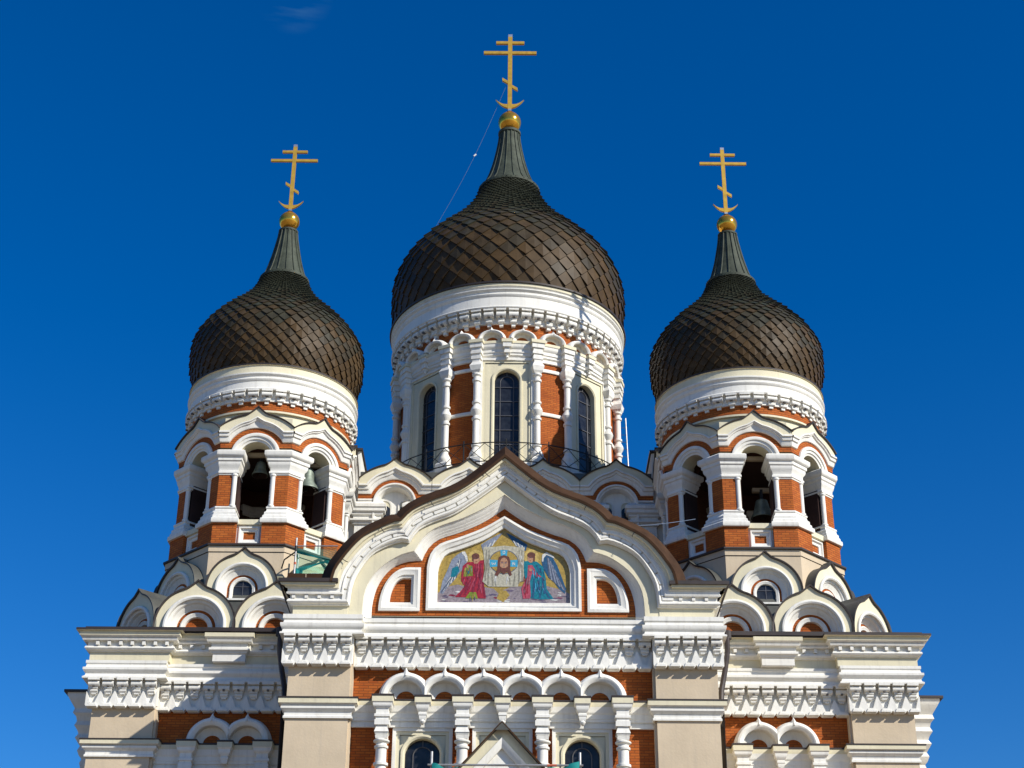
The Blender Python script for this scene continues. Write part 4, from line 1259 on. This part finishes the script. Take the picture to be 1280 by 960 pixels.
# string courses between the column pairs
for k in range(8):
    m = MB()
    for z in (31.30, 29.38):
        m.lathe([(4.48,z-.08),(4.56,z-.07),(4.58,z),(4.56,z+.07),(4.48,z+.08)], 8, "white", a0=R(14.5), a1=R(30.5))
    dadd(m, "string_course", rot=0) if k == 0 else None
    if k == 0: sc0 = DRUM.children[-1]
for ch in [c for c in DRUM.children if c.name.startswith("string_course")][:1]:
    for k in range(1, 8): copy(ch, rot=k*PI/4)
def drum_column():
    mb = MB()
    r = .125
    def ped(h, z0, z1, h2=None):
        h2 = h2 or h
        A = [(sx*h, sy*h, z0) for sx, sy in ((-1,-1),(1,-1),(1,1),(-1,1))]; B = [(sx*h2, sy*h2, z1) for sx, sy in ((-1,-1),(1,-1),(1,1),(-1,1))]
        mb.loft([A, B], "white", closed=True); mb.face(A, "white"); mb.face(B, "white")
    ped(.27, 26.9, 27.25); ped(.27, 27.25, 27.35, .20); 
    mb.lathe([(.20,27.30),(.25,27.42),(.24,27.52),(.14,27.72),(r,27.80),(r*1.35,27.84),(r*1.35,27.92),(r,27.95),(r,28.95),(r*1.35,28.98),(r*1.35,29.06),(r,29.09),(r*.95,29.15),(.19,29.28),(.22,29.38),(.19,29.48),(r,29.6),(r,29.66),(r*1.35,29.69),(r*1.35,29.77),(r,29.80),
              (r,30.62),(r*1.4,30.65),(r*1.4,30.74),(r,30.77),(r,30.86),(r*1.5,30.92),(r*1.5,30.98),(r*1.1,31.02)], 16, "white")
    ped(.14, 31.0, 31.10, .20); ped(.20, 31.10, 31.30, .24); ped(.24, 31.30, 31.48, .15); ped(.15, 31.48, 31.62)
    for a, b, h in ((31.60,31.74,.20),(31.74,31.84,.17),(31.84,31.94,.22),(31.94,32.1,.19),(32.1,32.30,.25)): mb.box(-h, h, -h*.9, .2, a, b, "white")
    mb.box(-.29, .29, -.27, .2, 32.30, 32.44, "cream")
    return mb
dc = None
for k in range(8):
    for s in (-1, 1):
        t = k*PI/4 + s*R(14.6)
        L = (4.70*math.sin(t), -4.70*math.cos(t), 0)
        if dc is None: dc = drum_column().build("column", DRUM, L, t)
        else: copy(dc, loc=L, rot=t)
wm = None
for k in range(8):
    t = k*PI/4
    L = (4.50*math.sin(t), -4.50*math.cos(t), 0)
    if wm is None: wm = window_mesh(.48, 31.22, 27.1, 1.06, 31.72).build("window", DRUM, L, t)
    else: copy(wm, loc=L, rot=t)
pm = None
for k in range(8):
    t = k*PI/4; L = (4.66*math.sin(t), -4.66*math.cos(t), 0)
    if pm is None:
        m = MB()
        for a, b, h in ((31.78,31.86,.06),(31.86,31.95,.12),(31.95,32.1,.10),(32.1,32.3,.17)): m.box(-h, h, -h*1.1, .1, a, b, "white")
        m.box(-.22,.22,-.22,.1,32.3,32.44,"cream"); m.lathe([(.001,31.62),(.06,31.68),(.05,31.78)], 10, "white")
        pm = m.build("pendant", DRUM, L, t)
    else: copy(pm, loc=L, rot=t)
sa = None
for k in range(24):
    t = R(7.5+15*k); L = (4.56*math.sin(t), -4.56*math.cos(t), 0)
    if sa is None: sa = arcade_arch(.58, .24, 32.46, (-.60,.60), tip=.17, deep=False, zs=.76).build("arcade_arch", DRUM, L, t)
    else: copy(sa, loc=L, rot=t)
m = MB(); ring_corbels(m, 4.55, 60, 33.12, 33.84, .36); m.lathe([(4.45,33.26),(4.60,33.26),(4.60,33.84)], 128, "white"); dadd(m, "corbel_ring")
m = MB()
m.lathe([(4.5,33.82),(4.93,33.83),(4.95,33.87),(4.90,33.92),(4.87,33.94),(4.86,34.36),(4.88,34.38),(4.91,34.42),(4.93,34.47),(4.89,34.51),(4.89,34.58),(4.93,34.61),(4.98,34.66),(4.98,34.70),(4.93,34.73),(4.94,34.76),(5.0,34.80),(5.0,34.92),(5.06,34.93),(5.07,35.0),(4.5,35.1)], 160, ["white"]*16+["cream"]+["metal"]*3)
dadd(m, "cornice")
ZC = [34.95,35.5,36.3,37.1,37.9,38.7,39.5,40.3,41.1,41.7,42.3,42.75]; RC = [4.68,4.88,5.0,5.0,4.78,4.35,3.66,2.84,2.15,1.72,1.42,1.30]
dadd(dome_mesh(ZC, RC, 44, 1.0), "dome", smooth=0)
m = neck_mesh([(1.40,42.60),(1.40,42.72),(1.30,42.76),(1.08,43.1),(.93,43.5),(.80,43.95),(.68,44.45),(.57,45.0),(.49,45.5),(.46,45.84),(.52,45.86),(.52,45.98),(.3,46.0)], 18); dadd(m, "dome_neck")
dadd(orb_mesh(46.58, .53, 45.98), "orb")
dadd(cross_mesh(47.12, 51.75, 1.0, .12), "cross")
# roof railing round the drum
m = MB()
NR = 40; RR_ = 5.25
for z in (27.72, 26.95): m.tube([(RR_*math.sin(2*PI*i/NR), -RR_*math.cos(2*PI*i/NR), z) for i in range(NR)], .022, "iron", 6, closed=True)
for i in range(NR):
    t0, t1 = 2*PI*i/NR, 2*PI*(i+1)/NR
    p = lambda t, z: (RR_*math.sin(t), -RR_*math.cos(t), z)
    if i % 2 == 0: m.tube([p(t0,26.4), p(t0,27.86)], .026, "iron", 6)
    m.tube([p(t0,26.97), p(t1,27.70)], .013, "iron", 5); m.tube([p(t1,26.97), p(t0,27.70)], .013, "iron", 5)
dadd(m, "railing")

# ================================================================== PORCH in front of the door
pb = MB()
pb.box(-1.5, 1.5, -2.5, .2, 0, 11.6, "cream")
PORCH = pb.build("porch", CATH)
m = MB()
tri = lambda h, z0: [(-(h-z0)*.915, z0), (0, h), ((h-z0)*.915, z0)]
a0, a1, a2, a3 = tri(13.43,11.3), tri(13.37,11.3), tri(13.00,11.3), tri(12.74,11.3)
m.loft([fr(a0,-2.6), fr(a0,.20), fr(a1,.20), fr(a1,.0)], ["metal","rust_metal","metal"])
m.loft([fr(a1,.0), fr(a2,.0), fr(a2,.10), fr(mixc(a2,a3,.5),.06), fr(a3,.0), fr(a3,-.12)], ["cream","white","white","white","white"])
m.poly(a3, -.10, "white")
m.face([(-.19,-.21,13.17),(0,-.21,13.375),(.19,-.21,13.17)], "roof_grey")
m.build("porch_gable", PORCH, (0,-2.5,0))

# drainpipes
for s in (-1, 1):
    m = MB()
    m.tube([(s*6.95,2.85,17.78),(s*6.93,2.7,17.45),(s*6.85,2.2,16.95),(s*6.62,1.3,16.1),(s*6.40,.7,15.3),(s*6.36,.6,14.9),(s*6.36,.6,0)], .085, "metal", 10)
    m.tube([(s*6.95,2.85,17.6),(s*6.95,2.85,17.86)], .15, "metal", 10)
    m.build("drainpipe", CATH)

# ================================================================== separate things
def bell(loc, r, label):
    b = empty("bell", loc, None, label, "bell", "bells hung in the belfries")
    m = MB()
    m.lathe([(r*.92,-1.02*r*1.7),(r,-1.0*r*1.7),(r*.98,-.93*r*1.7),(r*.80,-.72*r*1.7),(r*.66,-.45*r*1.7),(r*.58,-.18*r*1.7),(r*.50,-.04*r*1.7),(r*.30,.02*r*1.7),(.001,.04*r*1.7)], 28, "bronze")
    m.lathe([(r*.92,-1.02*r*1.7),(r*.74,-.72*r*1.7),(r*.55,-.3*r*1.7),(.001,-.05*r*1.7)], 28, "dark")
    m.build("bell_body", b)
    m = MB(); m.tube([(0,0,-.1*r),(0,0,-1.55*r)], .02, "iron", 6)
    m.lathe([(.001,-1.8*r),(.12*r,-1.72*r),(.14*r,-1.62*r),(.001,-1.5*r)], 10, "iron"); m.build("clapper", b)
    m = MB(); m.box(-.05,.05,-.09,.09,.0,.38,"iron"); m.box(-.3,.3,-.08,.08,.30,.44,"timber"); m.build("headstock", b)
    return b
LT = Vector((-TX, 45+TY, 0)); RT = Vector((TX, 45+TY, 0))
bell((LT.x+.05, LT.y-1.95, 24.72), .29, "green bronze bell in the front opening of the left belfry")
bell((LT.x+1.58, LT.y-1.35, 24.74), .47, "large green bell in the right front opening of the left belfry")
bell((LT.x-1.40, LT.y-1.45, 24.6), .36, "shaded bell in the left front opening of the left belfry")
bell((RT.x+.34, RT.y-1.45, 23.65), .40, "partly sunlit bell low in the front opening of the right belfry")

# scaffold with green netting on the left shoulder roof
S = empty("scaffold", (-6.44,49.3,19.80), None, "short scaffold frame with thin green netting at the foot of the left tower", "scaffold")
m = MB(); m.tube([(-.35,-.6,-.5),(-.35,-.6,1.42)], .035, "steel", 8); m.tube([(-.35,-.6,.95),(-.35,-.6,1.15)], .042, "iron", 8); m.tube([(-.35,-.6,.5),(-.35,-.6,.58)], .042, "redtip", 8); m.build("post", S)
m = MB(); m.tube([(-.35,.05,-.5),(-.35,.05,1.1)], .035, "steel", 8); m.build("post", S)
m = MB(); m.tube([(-.4,-.58,1.15),(1.0,-.58,1.16)], .024, "steel", 8); m.tube([(.0,-.58,1.155),(.3,-.58,1.157)], .027, "redtip", 8); m.build("rail", S)
m = MB(); m.tube([(-.35,-.6,.95),(-.35,.05,.95)], .024, "iron", 8); m.tube([(-.35,-.6,.95),(-.75,-.3,.78),(-.85,-.1,.55)], .024, "iron", 6); m.build("rail", S)
m = MB(); m.box(-.55,1.0,-.7,-.62,0,.16,"rust_metal"); m.box(.02,.07,-.72,-.69,.02,.14,"timber"); m.build("toe_board", S)
m = MB()
N = 14
def npt(i, j):
    u, v = i/N, j/N
    x = -.33+1.3*u; z = .10+1.03*v
    y = -.54 + .10*math.sin(6*u+2*v) * (1-v) + .35*(1-v)*u
    return (x, y, z)
for i in range(N):
    for j in range(N): m.face([npt(i,j),npt(i+1,j),npt(i+1,j+1),npt(i,j+1)], "netting")
m.build("netting", S)
m = MB()
def band(P, Q, wd, mt):     # gathered folds of the netting
    P, Q = Vector(P), Vector(Q); K = 10
    A = []; B = []
    for i in range(K+1):
        t = i/K; q = P.lerp(Q, t); wv = wd*(1+.4*math.sin(5*t+1))
        A.append((q.x, q.y-.02*math.sin(9*t), q.z)); B.append((q.x, q.y+.03, q.z-wv))
    m.loft([A, B], mt)
band((-.33,-.60,.98),(1.0,-.60,.62),.05,"teal"); band((-.33,-.61,.34),(.72,-.62,.66),.09,"teal"); band((.60,-.60,.68),(.98,-.6,.50),.07,"teal")
band((-.33,-.61,.34),(-.08,-.62,.30),.30,"teal")
m.build("netting_fold", S)
m = MB()
for i in range(8):
    for j in range(6):
        f = lambda i, j: (-.16+1.05*i/8+ (.05*math.sin(j)), -.63-.05*math.sin(i*1.3+j), .08+.36*(j/6)*(1-.5*abs(i/8-.5)))
        m.face([f(i,j),f(i+1,j),f(i+1,j+1),f(i,j+1)], "netting")
m.build("netting_bundle", S)

# scaffold rail at the porch with teal cloth
S2 = empty("scaffold", (.1,42.1,0), None, "tubular scaffold rail with teal cloth tied before the porch gable", "scaffold")
for x in (-1.95, 1.97):
    m = MB(); m.tube([(x,0,0),(x,0,12.52)], .035, "steel", 8); m.build("post", S2)
m = MB(); m.tube([(-2.05,-.07,12.15),(2.05,-.07,12.16)], .03, "steel", 8); m.tube([(1.1,-.07,12.157),(1.35,-.07,12.158)], .034, "redtip", 8); m.build("rail", S2)
m = MB(); m.tube([(-2.05,-.07,11.2),(2.05,-.07,11.2)], .03, "steel", 8); m.build("rail", S2)
for (xa, xb, za, zb) in ((-1.93,-1.15,12.20,12.07),(1.05,1.95,12.07,12.28)):
    m = MB()
    NN = 16
    def cpt(i, j):
        u, v = i/NN, j/8
        x = xa+(xb-xa)*u
        zt = za+(zb-za)*u - .06*math.sin(PI*u) + .02*math.sin(11*u)
        return (x, -.10-.05*math.sin(9*u+3*v)-.03*v, zt-1.0*v)
    for i in range(NN):
        for j in range(8): m.face([cpt(i,j),cpt(i+1,j),cpt(i+1,j+1),cpt(i,j+1)], "teal")
    m.build("cloth", S2)

# ladder behind the drum on the right
L = empty("ladder", (4.95,59.9,26.9), None, "thin steel ladder standing on the roof beside the central drum", "ladder")
m = MB()
m.tube([(-.22,0,-.4),(-.34,0,4.3)], .014, "lead", 6); m.build("ladder_rail", L)
m = MB()
m.tube([(.12,0,-.4),(.0,0,4.3)], .024, "steel", 6); m.build("ladder_rail", L)
m = MB()
for i in range(13): m.tube([(-.225-.008*i*.9,0,-.1+.33*i),(.11-.0085*i,0,-.1+.33*i)], .009, "lead", 6)
m.build("rung", L)
# small white floodlight at the ladder head
# cables
m = MB()
A = Vector((-.08,60.2,49.0)); B = Vector((-3.35,60.6,40.95))
pts = []
for i in range(25):
    t = i/24; q = A.lerp(B, t); q.z -= .55*math.sin(PI*t)**1 * .8; q.x -= .0; pts.append(q)
m.tube(pts, .0065, "wire", 5)
q = pts[11]; m.tube([(q.x-.05,q.y,q.z-.05),(q.x+.05,q.y,q.z+.05)], .04, "lamp_white", 8)
o = m.build("stay_cable"); o["label"] = "thin stay cable slung from the central cross to its dome"; o["category"] = "cable"
m = MB()
A = Vector((3.4,44.9,19.98)); B = Vector((6.45,50.6,22.75))
A = Vector((3.55,47.5,21.20)); B = Vector((6.45,50.2,22.62))
m.tube([A.lerp(B, i/10)-Vector((0,0,.05*math.sin(PI*i/10))) for i in range(11)], .011, "wire", 5)
o = m.build("aerial_cable"); o["label"] = "thin pale cable running from the gable roof to the right belfry"; o["category"] = "cable"
